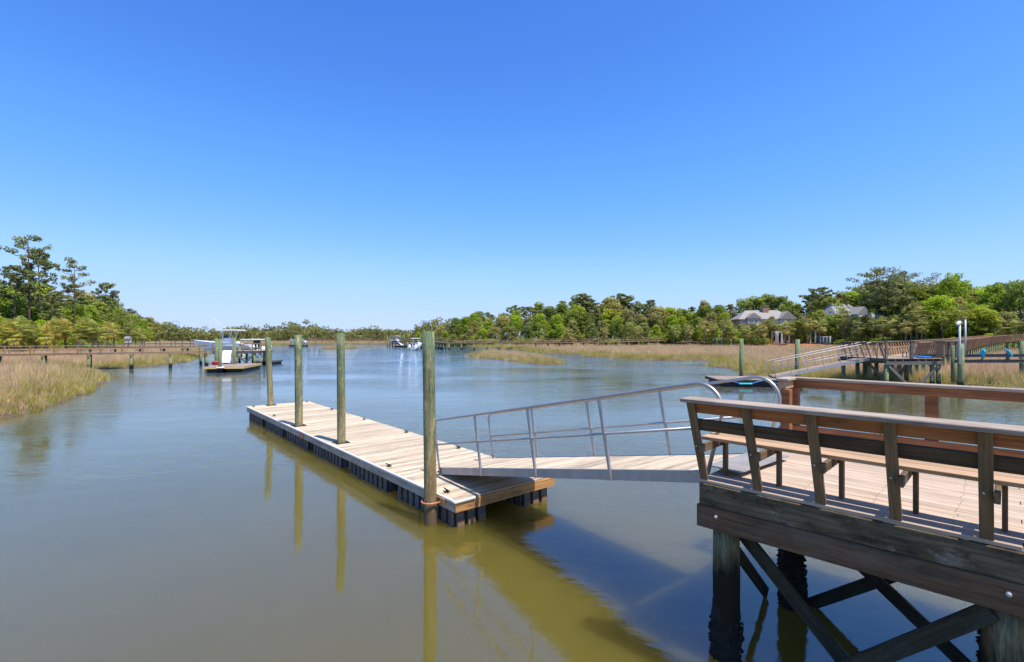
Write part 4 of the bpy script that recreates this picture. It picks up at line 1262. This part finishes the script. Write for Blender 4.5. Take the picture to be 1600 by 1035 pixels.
def pine(seed, H=20.0, cb=0.55, spread=4.5, n=26, per=130, leaf=0.36, pads=3):
    r = random.Random(seed)
    lean = (r.uniform(-.4, .4), r.uniform(-.4, .4))
    def tr(f): return Vector((lean[0] * f * f * 2, lean[1] * f * f * 2, H * f))
    segs = [([tr(-0.03), tr(0.3), tr(0.6), tr(0.85), tr(0.98)], [H * 0.013, H * 0.0105, H * 0.008, H * 0.005, H * 0.002])]
    ctr = []; rad = []; tn = []
    for i in range(n):
        f = cb + (1 - cb) * (i + 0.5) / n + r.uniform(-.01, .01)
        g = (f - cb) / (1 - cb)
        L = spread * (0.75 + 0.5 * r.random()) * (1 - 0.72 * g ** 2.2) * (0.55 + 0.45 * min(1, g * 4))
        a = i * 2.399 + r.uniform(-.6, .6)
        b = tr(min(f, 0.985))
        e = b + Vector((math.cos(a) * L, math.sin(a) * L, L * r.uniform(0.05, 0.38)))
        segs.append(([b, (b + e) / 2 + Vector((0, 0, -0.1 * L)), e], [H * 0.0042, H * 0.003, H * 0.001]))
        for k in range(pads):
            q = b + (e - b) * (1 - 0.27 * k) + Vector((r.uniform(-.6, .6), r.uniform(-.6, .6), r.uniform(0.0, 0.5)))
            s = spread * r.uniform(0.13, 0.24)
            ctr.append(tuple(q)); rad.append((s, s, s * 0.5)); tn.append(r.uniform(0.75, 1.2))
    ctr.append(tuple(tr(1.0))); rad.append((0.8, 0.8, 0.6)); tn.append(1.0)
    V, Fc, L_, Cc = leaves_np(ctr, rad, per // pads, leaf, tint=tn, seed=seed, shell=0.2, elong=2.4)
    return mesh_np('crown', V, Fc, L_, M['needle'], Cc), limb_mesh(segs, 'trunk', M['bark'])

def palmetto(seed, H=6.0, crown=1.7, nf=34):
    r = random.Random(seed)
    g = np.random.default_rng(seed)
    bend = (r.uniform(-.5, .5), r.uniform(-.5, .5))
    top = Vector((bend[0], bend[1], H))
    segs = [([(0, 0, -0.4), (bend[0] * .2, bend[1] * .2, H * 0.4), (bend[0] * .6, bend[1] * .6, H * 0.75), top], [0.24, 0.19, 0.18, 0.2])]
    V = []; Fc = []; L = []; Cc = []
    def add(p, col):
        k = len(V)
        V.extend(p); Fc.extend(range(k, k + len(p))); L.append(len(p)); Cc.extend([col] * len(p))
    for i in range(nf):
        f = i / nf
        el = math.pi / 2 * (1.0 - 1.9 * f ** 0.9) + r.uniform(-.25, .25)       # upright at the top, drooping at the bottom
        az = i * 2.399
        d = Vector((math.cos(az) * math.cos(el), math.sin(az) * math.cos(el), math.sin(el)))
        tip = top + d * crown * r.uniform(0.38, 0.72)
        if f > 0.93: col = (1.3, 0.95, 0.8)
        elif f > 0.82: col = (1.5, 1.22, 0.9)
        else:
            b = r.uniform(0.5, 1.5)
            col = (b * r.uniform(.95, 1.2), b, b * 0.85)
        side = d.cross(Vector((0, 0, 1)))
        if side.length < 0.1: side = Vector((1, 0, 0))
        side.normalize()
        nrm = side.cross(d)
        # petiole
        w = 0.02
        add([top - side * w, top + side * w, tip + side * w, tip - side * w], (col[0], col[1], col[2], 1))
        m = 13
        for k in range(m):
            th = (k / (m - 1) - 0.5) * 3.3
            dd = d * math.cos(th) + side * math.sin(th)
            ln = crown * 0.55 * (1 - 0.12 * abs(th)) * r.uniform(0.85, 1.1)
            e = tip + dd * ln * 0.62 - nrm * 0.05
            e2 = tip + dd * ln - Vector((0, 0, 0.30 * ln))
            pp = dd.cross(nrm).normalized() * (0.055 * crown / 1.7)
            c = (col[0] * r.uniform(.85, 1.15), col[1] * r.uniform(.85, 1.15), col[2], 1)
            add([tip, e + pp, e2, e - pp], c)
    me = mesh_np('crown', np.array([tuple(v) for v in V]), Fc, L, M['leaf'], np.array([(c[0], c[1], c[2], 1) for c in Cc]))
    return me, limb_mesh(segs, 'trunk', M['palmbark'], 8)

def shrub(seed, H=2.4, Wd=4.0, n=18, per=80, leaf=0.20):
    r = random.Random(seed)
    ctr = []; rad = []; tn = []
    segs = []
    for i in range(n):
        a = i * 2.399; rr = Wd / 2 * math.sqrt((i + .5) / n) * r.uniform(0.6, 1)
        z = H * (0.25 + 0.6 * r.random() * (1 - (rr / Wd * 1.6) ** 2))
        c = (rr * math.cos(a), rr * math.sin(a), z)
        s = r.uniform(0.12, 0.2) * Wd
        ctr.append(c); rad.append((s, s, s * .8)); tn.append(r.uniform(.75, 1.25))
        if i % 3 == 0: segs.append(([(rr * .2 * math.cos(a), rr * .2 * math.sin(a), -0.3), c], [0.05, 0.015]))
    V, Fc, L, Cc = leaves_np(ctr, rad, per, leaf, tint=tn, seed=seed)
    return mesh_np('crown', V, Fc, L, M['leaf'], Cc), limb_mesh(segs, 'stem', M['bark'], 5)

PROTO = {
    'broad': [broadleaf(100 + i, 13.0, w, cb, 56) for i, (w, cb) in enumerate(((8.5, 0.14), (10.0, 0.2), (7.5, 0.1), (9.5, 0.25), (11.0, 0.18)))],
    'pine': [pine(200 + i, 20.0, cb, sp_, nn) for i, (cb, sp_, nn) in enumerate(((0.52, 4.6, 24), (0.60, 5.4, 20), (0.42, 4.2, 30), (0.66, 5.2, 16), (0.3, 4.0, 36)))],
    'bigpine': [pine(230 + i, 20.0, cb, sp_, nn, 110, 0.28, 3) for i, (cb, sp_, nn) in enumerate(((0.50, 7.6, 22), (0.56, 8.4, 20), (0.62, 5.0, 9), (0.60, 5.2, 10)))],
    'palm': [palmetto(300 + i, h, c) for i, (h, c) in enumerate(((1.6, 2.0), (2.6, 2.1), (3.6, 2.0), (4.8, 2.1), (6.2, 2.0)))],
    'shrub': [shrub(400 + i, h, w) for i, (h, w) in enumerate(((2.4, 4.0), (3.2, 4.2), (1.8, 3.6), (2.8, 5.0)))],
}
PH = {'broad': 13.0, 'pine': 20.0, 'bigpine': 20.0}
NAMES = {'broad': 'leafy_tree', 'pine': 'pine_tree', 'bigpine': 'pine_tree', 'palm': 'palmetto', 'shrub': 'shrub'}
CATS = {'broad': 'tree', 'pine': 'tree', 'bigpine': 'tree', 'palm': 'palm tree', 'shrub': 'shrub'}
def tree(kind, i, x, y, sc, label, group=None, color=(0.08, 0.12, 0.03), z=None, sxy=None, rot=None):
    crown, trunk = PROTO[kind][i % len(PROTO[kind])]
    zz_ = gz(x, y) if z is None else z
    r = empty(NAMES[kind], (x, y, zz_), (0, 0, random.uniform(0, 6.28) if rot is None else rot), label=label, cat=CATS[kind], group=group)
    s = sc if sxy is None else sxy
    r.scale = (s, s, sc)
    c = link('crown', crown, None, r); c.color = (*color, 1)
    tname = 'stem' if kind == 'shrub' else 'trunk'
    link(tname, trunk, None, r)
    return r
GREENS = [(0.255, 0.305, 0.057), (0.217, 0.274, 0.059), (0.309, 0.334, 0.082), (0.279, 0.370, 0.051), (0.340, 0.423, 0.054), (0.239, 0.268, 0.082), (0.340, 0.320, 0.111), (0.385, 0.349, 0.105)]
PINEG = [(0.218, 0.241, 0.087), (0.246, 0.258, 0.095), (0.189, 0.213, 0.081), (0.274, 0.276, 0.100)]
LIME = [(0.322, 0.425, 0.039), (0.287, 0.391, 0.037), (0.368, 0.425, 0.048)]
PALMC = [(0.30, 0.32, 0.11), (0.34, 0.33, 0.13), (0.26, 0.30, 0.10)]
SHR = [(0.288, 0.336, 0.054), (0.216, 0.252, 0.060), (0.348, 0.324, 0.078), (0.252, 0.348, 0.042)]

def interp(tab, x):
    return float(np.interp(x, [a for a, b in tab], [b for a, b in tab]))
R_top = [(640, 516), (690, 510), (715, 497), (740, 492), (780, 487), (830, 477), (870, 478), (907, 465), (930, 472), (970, 465), (1000, 470), (1040, 477), (1090, 480), (1130, 474), (1160, 467), (1200, 464), (1240, 467), (1280, 462), (1310, 459), (1340, 450), (1370, 440), (1415, 440), (1450, 445), (1480, 440), (1520, 452), (1555, 447), (1590, 446), (1700, 440), (1960, 442)]
R_edge = [(640, 270), (690, 215), (800, 178), (900, 162), (1000, 158), (1150, 152), (1300, 141), (1500, 119), (1600, 112), (1700, 108), (1960, 97)]
L_top = [(-320, 430), (-120, 430), (0, 437), (25, 438), (60, 440), (90, 445), (120, 447), (145, 452), (170, 460), (190, 478), (205, 485), (222, 492), (245, 503), (262, 511), (300, 516)]
L_edge = [(-320, 70), (-120, 78), (0, 94), (60, 101), (100, 108), (140, 122), (175, 145), (205, 200), (222, 240), (245, 320), (262, 400), (300, 420)]
GR = {('r', 'broad'): ('leafy green tree in the dense wood behind the right marsh', 'leafy trees of the right wood'),
      ('r', 'pine'): ('dark pine rising among the leafy trees of the right wood', 'pines of the right wood'),
      ('r', 'shrub'): ('low leafy shrub at the foot of the right wood', 'shrubs below the right wood'),
      ('r', 'palm'): ('palmetto with tan skirt at the edge of the right wood', 'palmettos edging the right wood'),
      ('l', 'broad'): ('leafy tree in the wood on the left bank', 'leafy trees of the left wood'),
      ('l', 'pine'): ('dark pine in the wood on the left bank', 'pines of the left wood'),
      ('l', 'shrub'): ('bright leafy shrub at the foot of the left wood', 'shrubs below the left wood'),
      ('l', 'palm'): ('palmetto with tan drooping fronds at the foot of the left wood', 'palmettos below the left wood')}
WHERE = {'r': [(760, 'at the right wood far end'), (860, 'above the distant boardwalk'), (950, 'left of the wood centre'), (1050, 'in mid right wood'), (1140, 'left of the wide grey house'), (1260, 'around the wide grey house'), (1350, 'near the gable house'), (1440, 'below the two broad pines'), (1530, 'behind the right pier head'), (1620, 'above the right boardwalk'), (9999, 'beyond the right picture edge')],
         'l': [(0, 'beyond the left picture edge'), (60, 'below the tallest left pine'), (130, 'below the solitary layered pine'), (190, 'on the falling left skyline'), (9999, 'at the left wood low end')]}
def tone(c):
    if c[1] > 0.36 * 1.0 and c[0] < c[1] * 0.9: return 'bright lime'
    if c[0] > c[1] * 0.97: return 'yellowish'
    if c[1] < 0.225: return 'dark green'
    return 'mid green'
def place_label(side, kind, dep, x, c=None, size=None):
    w_ = next(t_ for lim, t_ in WHERE[side] if x < lim)
    cw = (tone(c) + ' ') if c else ''
    if kind == 'shrub': return ('low ' if size < 0.95 else ('bushy ' if size < 1.3 else 'large ')) + cw + 'shrub ' + w_
    if kind == 'palm': return ('short ' if size < 5.0 else 'tall ') + 'palmetto with tan skirt ' + w_
    row = 'tall' if dep > 25 else ('middling' if dep > 15 else ('lower' if dep > 7 else 'small front'))
    return row + (' dark pine ' if kind == 'pine' else ' ' + cw + 'leafy tree ') + w_
def wood_rows(side, top, edge, x0, x1, rows, avoid=()):
    for (dep, frac, sp, pinep, limep) in rows:
        x = x0 + random.uniform(0, sp)
        while x < x1:
            d = interp(edge, x) + dep + random.uniform(-2.5, 4)
            X = pxd(x, d)
            g = gz(X, d)
            ytop = interp(top, x) + random.uniform(-3, 5)
            h = CAM_Z + (HY - ytop) * d / F - g
            h *= frac * random.uniform(0.9, 1.06)
            if h > 2.5 and not any(a <= x <= b and dep < dd for a, b, dd in avoid):
                pn = random.random() < pinep
                kind = 'pine' if pn else 'broad'
                lb, gr = GR[(side, kind)]
                i = random.randrange(5)
                s = h / PH[kind]
                sx = max(s, 0.5) * random.uniform(0.95, 1.3) if not pn else max(s, 0.5) * random.uniform(.9, 1.15)
                colr = random.choice(PINEG) if pn else (random.choice(LIME) if random.random() < limep else random.choice(GREENS))
                lb = place_label(side, kind, dep, x, colr)
                tree(kind, i, X, d, s, lb, gr, colr, g, sx)
            px_m = F / d
            x += sp * random.uniform(0.75, 1.3) * (px_m / 4.8 if side == 'l' else 1.0)
# right wood: (depth behind the edge, fraction of skyline height, spacing px, pine share, bright share)
AV = [(1140, 1260, 22), (1290, 1420, 20), (1575, 1640, 12)]
wood_rows('r', R_top, R_edge, 650, 1950, [(32, 1.0, 20, 0.36, 0.05), (20, 0.93, 19, 0.25, 0.10), (11, 0.74, 21, 0.06, 0.22), (4, 0.50, 22, 0.0, 0.25)], AV)
wood_rows('l', L_top, L_edge, -260, 275, [(30, 0.95, 18, 0.45, 0.0), (18, 0.86, 17, 0.35, 0.08), (9, 0.66, 18, 0.2, 0.2), (3, 0.42, 19, 0.0, 0.35)])
# named pines that stand out
def top_tree(kind, i, x, d, ytop, label, col, sxy=None, rot=None):
    X = pxd(x, d); g = gz(X, d)
    h = CAM_Z + (HY - ytop) * d / F - g
    s = h / PH[kind]
    return tree(kind, i, X, d, s, label, None, col, g, sxy or s, rot)
top_tree('bigpine', 2, 46, 106, 372, 'tallest thin pine with sparse flat top at the far left', PINEG[0], 0.95, 1.0)
top_tree('pine', 3, 63, 112, 395, 'tall dark pine just right of the tallest left pine', PINEG[2], 0.75)
top_tree('bigpine', 3, 117, 118, 410, 'solitary layered pine standing above the left wood', PINEG[3], 0.80, 2.0)
top_tree('pine', 1, 22, 104, 421, 'dense dark pine at the left picture edge', PINEG[2], 0.8)
top_tree('pine', 3, 163, 150, 444, 'small outlying pine on the falling left skyline', PINEG[1], 0.62)
top_tree('bigpine', 0, 1368, 140, 424, 'broad spreading pine above the grey roofed gable house', PINEG[0], 1.0, 0.4)
top_tree('bigpine', 1, 1418, 142, 427, 'second broad pine right of the spreading pine', PINEG[1], 0.95, 2.2)
top_tree('pine', 3, 1282, 158, 452, 'dark pine with open crown left of the gable house', PINEG[2], 0.85)
top_tree('pine', 1, 1388, 136, 445, 'leaning pine between the two broad pines', PINEG[3], 0.85)
top_tree('pine', 0, 908, 186, 461, 'round topped pine highest in the middle of the right wood', PINEG[2], 1.0)
top_tree('pine', 1, 972, 184, 462, 'wide topped pine in the middle of the right wood', PINEG[2], 1.05)
top_tree('pine', 2, 948, 190, 470, 'lower pine between the two highest mid-wood pines', PINEG[0], 0.95)
top_tree('broad', 1, 1488, 136, 430, 'tall bright green tree right of the two broad pines', LIME[1], 0.95)
top_tree('broad', 4, 1470, 126, 465, 'bright green tree below the tall bright tree', LIME[0], 0.95)
top_tree('broad', 3, 1556, 130, 449, 'large rounded green tree near the right picture edge', GREENS[3], 1.05)
top_tree('broad', 0, 1536, 118, 482, 'wide lime green tree above the right boardwalk', LIME[2], 0.95)
top_tree('broad', 2, 870, 172, 494, 'bright lime tree in the middle of the right wood', LIME[0], 0.8)
top_tree('broad', 4, 1592, 122, 444, 'dark tall tree cut by the right picture edge', GREENS[1], 0.9)
# palmettos
right_palms = [(1100, 150, 497), (1112, 151, 502), (1130, 149, 496), (1148, 149, 509), (1165, 149, 508), (1194, 148, 504), (1208, 152, 494), (1228, 148, 502), (1238, 150, 500), (1262, 147, 493), (1279, 147, 498), (1318, 143, 484), (1343, 138, 500), (1362, 136, 497), (1380, 131, 494), (1395, 131, 499), (1408, 130, 492), (1424, 128, 478), (1433, 127, 472), (1446, 126, 486), (1473, 124, 483), (1500, 121, 478), (1545, 117, 505), (1565, 116, 497), (1585, 115, 500), (1075, 152, 505), (1052, 155, 508), (1000, 157, 510), (945, 159, 512), (886, 163, 512), (848, 166, 514), (1610, 112, 492), (1356, 140, 505), (1415, 126, 500), (1440, 124, 498)]
for k, (x, d, yt) in enumerate(right_palms):
    X = pxd(x, d); g = gz(X, d)
    h = CAM_Z + (HY - yt) * d / F - g
    i = min(range(5), key=lambda j: abs((1.6, 2.6, 3.6, 4.8, 6.2)[j] + 1.9 - h))
    sc = h / ((1.6, 2.6, 3.6, 4.8, 6.2)[i] + 1.9)
    lb, gr = place_label('r', 'palm', 0, x, None, h), GR[('r', 'palm')][1]
    if x == 1318: lb, gr = 'lone palmetto in front of the gable house', None
    if x == 1473: lb, gr = 'single palmetto above the right pier head', None
    if x == 1500: lb, gr = 'tall palmetto right behind the white guide poles', None
    tree('palm', i, X, d, sc, lb, gr, random.choice(PALMC), g, sc * 1.05)
left_palms = [(-20, 86, 505), (8, 88, 500), (36, 90, 496), (57, 93, 505), (84, 95, 498), (104, 97, 500), (128, 100, 497), (146, 102, 502), (168, 112, 503), (178, 120, 506), (212, 150, 512), (222, 165, 514), (72, 92, 508), (22, 88, 511), (118, 99, 509), (155, 104, 508)]
for k, (x, d, yt) in enumerate(left_palms):
    X = pxd(x, d); g = gz(X, d)
    h = CAM_Z + (HY - yt) * d / F - g
    i = min(range(5), key=lambda j: abs((1.6, 2.6, 3.6, 4.8, 6.2)[j] + 1.9 - h))
    hh = (1.6, 2.6, 3.6, 4.8, 6.2)[i] + 1.9
    lb, gr = place_label('l', 'palm', 0, x, None, h), GR[('l', 'palm')][1]
    tree('palm', i, X, d, h / hh, lb, gr, random.choice([(0.38, 0.36, 0.095), (0.31, 0.34, 0.09), (0.42, 0.36, 0.10)]), g, h / hh)
for k, (x, yt) in enumerate([(1142 + 13 * i + random.uniform(-4, 4), 505 + random.uniform(-4, 5)) for i in range(10)] + [(1288 + 12 * i + random.uniform(-4, 4), 497 + random.uniform(-5, 9)) for i in range(12)]):
    d = interp(R_edge, x) + random.uniform(4, 9)
    X = pxd(x, d); g = gz(X, d)
    h = CAM_Z + (HY - yt) * d / F - g
    cc = random.choice(GREENS)
    tree('broad', k, X, d, h / 13.0, place_label('r', 'broad', 0, x, cc), GR[('r', 'broad')][1], cc, g, 0.5 * random.uniform(.85, 1.15))
for k in range(180):
    x = random.uniform(655, 1900)
    d = interp(R_edge, x) + (random.uniform(-1.5, 3.5) if k % 2 else random.uniform(4, 14))
    X = pxd(x, d)
    sz = random.uniform(0.6, 1.25) if k % 2 else random.uniform(1.3, 2.2)
    cc = random.choice(SHR)
    lb, gr = place_label('r', 'shrub', 0, x, cc, sz), GR[('r', 'shrub')][1]
    if 1190 < x < 1315 and k % 2: continue
    tree('shrub', k, X, d, sz, lb, gr, cc, None, random.uniform(0.9, 1.5))
for k in range(80):
    x = random.uniform(-100, 262)
    d = interp(L_edge, x) + (random.uniform(-4, 2) if k % 2 else random.uniform(3, 9))
    X = pxd(x, d)
    sz = random.uniform(0.6, 1.3) if k % 2 else random.uniform(1.3, 2.0)
    cc = random.choice(SHR + LIME)
    lb, gr = place_label('l', 'shrub', 0, x, cc, sz), GR[('l', 'shrub')][1]
    tree('shrub', k, X, d, sz, lb, gr, cc, None, random.uniform(0.8, 1.4))
# far shore wood: reads as one mass
ctr = []; rad = []; tn = []
g_ = np.random.default_rng(5)
for k in range(1500):
    x = g_.uniform(215, 720)
    d = g_.uniform(300, 400)
    hmax = 5.8 + 2.8 * math.sin(x / 23.0) * math.sin(x / 61.0) + g_.uniform(-1.0, 3.4) + (2.5 if g_.random() < 0.12 else 0)
    if x > 640: hmax += (x - 640) * 0.06
    z = g_.uniform(0.15, 1.0) * hmax
    ctr.append((pxd(x, d), d, 1.6 + z)); s = g_.uniform(1.1, 2.6)
    rad.append((s * 1.4, s * 1.4, s)); tn.append(g_.uniform(0.6, 1.35))
V, Fc, L, Cc = leaves_np(ctr, rad, 34, 0.85, tint=tn, seed=9)
o = link('far_wood', mesh_np('far_wood', V, Fc, L, M['leaf'], Cc))
tag(o, 'low distant wood along the far shore', 'wood', None, 'stuff')
o.color = (0.24, 0.24, 0.08, 1)

# ---------------------------------------------------------------- houses
def gable_roof(name, x0, x1, y0, y1, z0, z1, mat, parent, over=0.5, hip=0.0, axis='x'):
    bm = bmesh.new()
    if axis == 'x':
        a = [(x0 - over, y0 - over, z0), (x1 + over, y0 - over, z0), (x1 + over, y1 + over, z0), (x0 - over, y1 + over, z0)]
        ym = (y0 + y1) / 2
        r = [(x0 - over + hip, ym, z1), (x1 + over - hip, ym, z1)]
    else:
        a = [(x1 + over, y0 - over, z0), (x1 + over, y1 + over, z0), (x0 - over, y1 + over, z0), (x0 - over, y0 - over, z0)]
        xm = (x0 + x1) / 2
        r = [(xm, y0 - over + hip, z1), (xm, y1 + over - hip, z1)]
    v = [bm.verts.new(p) for p in a]; t_ = [bm.verts.new(p) for p in r]
    lo = [bm.verts.new((p[0], p[1], p[2] - 0.25)) for p in a]
    for f in ((v[0], v[1], t_[1], t_[0]), (v[2], v[3], t_[0], t_[1]), (v[1], v[2], t_[1]), (v[3], v[0], t_[0])):
        bm.faces.new(f)
    for i in range(4):
        bm.faces.new((lo[i], lo[(i + 1) % 4], v[(i + 1) % 4], v[i]))
    bm.faces.new(lo[::-1])
    return link(name, bm_mesh(bm, name), mat, parent)
def window(x, y, z, w, h, parent):
    f = box('window', (x, y, z), (w, 0.10, h), M['white'], parent)
    for sx in (-1, 1):
        box('pane', (sx * w * 0.225, -0.045, 0), (w * 0.36, 0.04, h * 0.82), M['glass'], f)
    return f
def at_house(name, x, d, z, rot, label):
    return empty(name, (pxd(x, d), d, z), (0, 0, rot), label=label, cat='house')
H1 = at_house('house', 1198, 168, 2.8, R(-8), 'wide grey house with hipped grey roof and brick chimney among palmettos')
box('wall', (0, 5, 3.6), (17.5, 10, 7.2), M['siding'], H1)
gable_roof('roof', -8.75, 8.75, 0, 10, 7.2, 10.4, M['roof'], H1, 0.6, 4.0)
box('dormer_wall', (-4.6, -0.3, 6.6), (4.0, 2.0, 2.0), M['siding'], H1)
gable_roof('dormer_roof', -6.6, -2.6, -1.2, 4.0, 7.6, 9.3, M['roof'], H1, 0.4, 0, 'y')
gable_roof('wing_roof', 4.0, 8.6, -1.5, 5, 7.3, 9.8, M['roof'], H1, 0.4, 0, 'y')
box('wing_wall', (6.3, -0.5, 3.6), (4.4, 2.0, 7.3), M['siding2'], H1)
chm = box('chimney', (0.9, 4.0, 10.2), (1.9, 1.3, 3.2), M['brick'], H1)
box('chimney_cap', (0, 0, 1.7), (2.2, 1.6, 0.25), M['roof2'], chm)
for x in (-5.4, -3.8): window(x, -1.33, 6.2, 1.1, 1.5, H1)
for x in (-1.2, 0.3, 2.4): window(x, -0.03, 6.0, 1.0, 1.5, H1)
for x in (-6.5, -2.5, 1.5): window(x, -0.03, 2.6, 1.2, 1.8, H1)
for x in (5.4, 7.2): window(x, -1.53, 5.6, 1.0, 1.5, H1)
for x in (-1.5, 0.5, 2.5, 4.0):
    box('porch_post', (x - 0.2, -2.4, 1.7), (0.3, 0.3, 3.4), M['white'], H1)
box('porch_roof', (1.1, -1.3, 3.55), (6.4, 2.6, 0.25), M['roof'], H1)
H2 = at_house('house', 1332, 152, 2.8, R(12), 'cream gabled house with slate grey roof under the spreading pine')
box('wall', (0, 5, 3.9), (11.0, 9, 7.8), M['siding2'], H2)
gable_roof('roof', -5.5, 5.5, 0.5, 9.5, 7.8, 11.6, M['roof2'], H2, 0.6, 2.6)
box('wing_wall', (2.2, -0.6, 4.0), (4.6, 3.0, 8.0), M['siding2'], H2)
bm = bmesh.new()
vs = [bm.verts.new(p) for p in ((-0.1, -2.06, 8.0), (4.5, -2.06, 8.0), (2.2, -2.06, 10.2))]
bm.faces.new(vs); r_ = bmesh.ops.extrude_face_region(bm, geom=bm.faces[:])
for v in [e for e in r_['geom'] if isinstance(e, bmesh.types.BMVert)]: v.co.y += 0.2
link('gable', bm_mesh(bm, 'gable'), M['siding2'], H2)
gable_roof('wing_roof', 0.0, 4.4, -1.7, 6, 8.0, 10.4, M['roof2'], H2, 0.45, 0, 'y')
box('side_wing_wall', (-7.2, 5, 2.9), (4.0, 6, 5.8), M['siding'], H2)
gable_roof('side_wing_roof', -9.0, -5.3, 2, 8, 5.8, 7.8, M['roof2'], H2, 0.4, 1.0)
for x in (1.2, 3.2): window(x, -2.13, 6.6, 1.0, 1.5, H2)
for x in (-3.8, -1.8): window(x, 0.47, 6.2, 1.0, 1.5, H2)
for x in (-8.0, -6.5): window(x, 1.97, 4.4, 0.9, 1.3, H2)
for x in (-3.8, -1.8, 1.2, 3.2): window(x, 0.47 if x < 0 else -2.13, 2.8, 1.1, 1.7, H2)
H3 = at_house('house', 1392, 150, 2.8, R(4), 'grey hip roofed house behind the clustered palmettos')
box('wall', (0, 5, 3.3), (12, 9, 6.6), M['siding'], H3)
gable_roof('roof', -6, 6, 0.5, 9.5, 6.6, 10.0, M['roof2'], H3, 0.6, 4.5)
for x in (-4, -1.5, 1.5, 4): window(x, 0.47, 4.8, 1.0, 1.5, H3)
for x in (-4, 0, 4): window(x, 0.47, 1.9, 1.2, 1.8, H3)
H4 = at_house('house', 1610, 124, 2.8, R(-10), 'grey roofed house cut by the right picture edge')
box('wall', (0, 5, 2.6), (10, 9, 5.2), M['siding'], H4)
gable_roof('roof', -5, 5, 0.5, 9.5, 5.2, 8.0, M['roof2'], H4, 0.6, 3.5)
for x in (-3, 0, 3): window(x, 0.47, 3.4, 1.0, 1.4, H4)
# white garden colonnades under the palmettos
def colonnade(x, d, w, h, n, label):
    r = empty('garden_pergola', (pxd(x, d), d, gz(pxd(x, d), d) - 0.05), label=label, cat='pergola', group='white garden pergolas')
    for i in range(n):
        xx = -w / 2 + w * i / (n - 1)
        for yy in (0, 2.2):
            box('column', (xx, yy, h / 2), (0.34, 0.34, h), M['white'], r)
    for yy in (0, 2.2):
        beam('cross_beam', (-w / 2 - .3, yy, h + 0.1), (w / 2 + .3, yy, h + 0.1), 0.2, 0.2, M['white'], r)
    for i in range(int(w / 0.7)):
        beam('slat', (-w / 2 + 0.2 + i * 0.7, -0.3, h + 0.26), (-w / 2 + 0.2 + i * 0.7, 2.5, h + 0.26), 0.08, 0.12, M['white'], r)
    return r
colonnade(1131, 151.5, 4.4, 2.3, 4, 'white pergola left of the wide grey house under palmettos')
colonnade(1217, 150, 1.7, 3.6, 2, 'white pergola below the wide grey house')
colonnade(1236, 150, 1.2, 3.3, 2, 'narrow white pergola right below the wide grey house')
colonnade(1270, 148, 1.5, 3.8, 2, 'tall white pergola between the grey house and the gable house')
colonnade(1289, 147, 3.0, 1.7, 4, 'low white pergola left of the lone palmetto')
# small white bird house on a post at the left wood
bh = empty('bird_house', (pxd(200, 118), 118, gz(pxd(200, 118), 118)), label='small white birdhouse on a post at the end of the left wood', cat='birdhouse')
box('post', (0, 0, 1.0), (0.14, 0.14, 2.0), M['far_wood'], bh)
box('house_box', (0, 0, 2.5), (1.0, 0.8, 1.0), M['white'], bh)
gable_roof('roof', -0.5, 0.5, -0.4, 0.4, 3.0, 3.5, M['roof2'], bh, 0.15)

# ---------------------------------------------------------------- labels: things that still share one are told apart by their order from the left
ORD = ['leftmost', 'second from left', 'third from left', 'fourth from left', 'fifth from left', 'sixth from left', 'seventh from left', 'eighth from left', 'ninth from left', 'tenth from left', 'eleventh from left', 'twelfth from left']
by = {}
for o in scene.objects:
    if o.parent is None and 'label' in o and 'category' in o:
        by.setdefault(o['label'], []).append(o)
for lb, os_ in by.items():
    if len(os_) > 1:
        os_.sort(key=lambda o: o.location.x / max(o.location.y, 0.1))
        for k, o in enumerate(os_[:len(ORD)]):
            w = ORD[k] if k < len(os_) - 1 or len(os_) == 1 else 'rightmost'
            o['label'] = lb + ', ' + w + (' of the %s' % {2: 'two', 3: 'three', 4: 'four', 5: 'five', 6: 'six'}.get(len(os_), 'row') if w in ('leftmost', 'rightmost') else '')
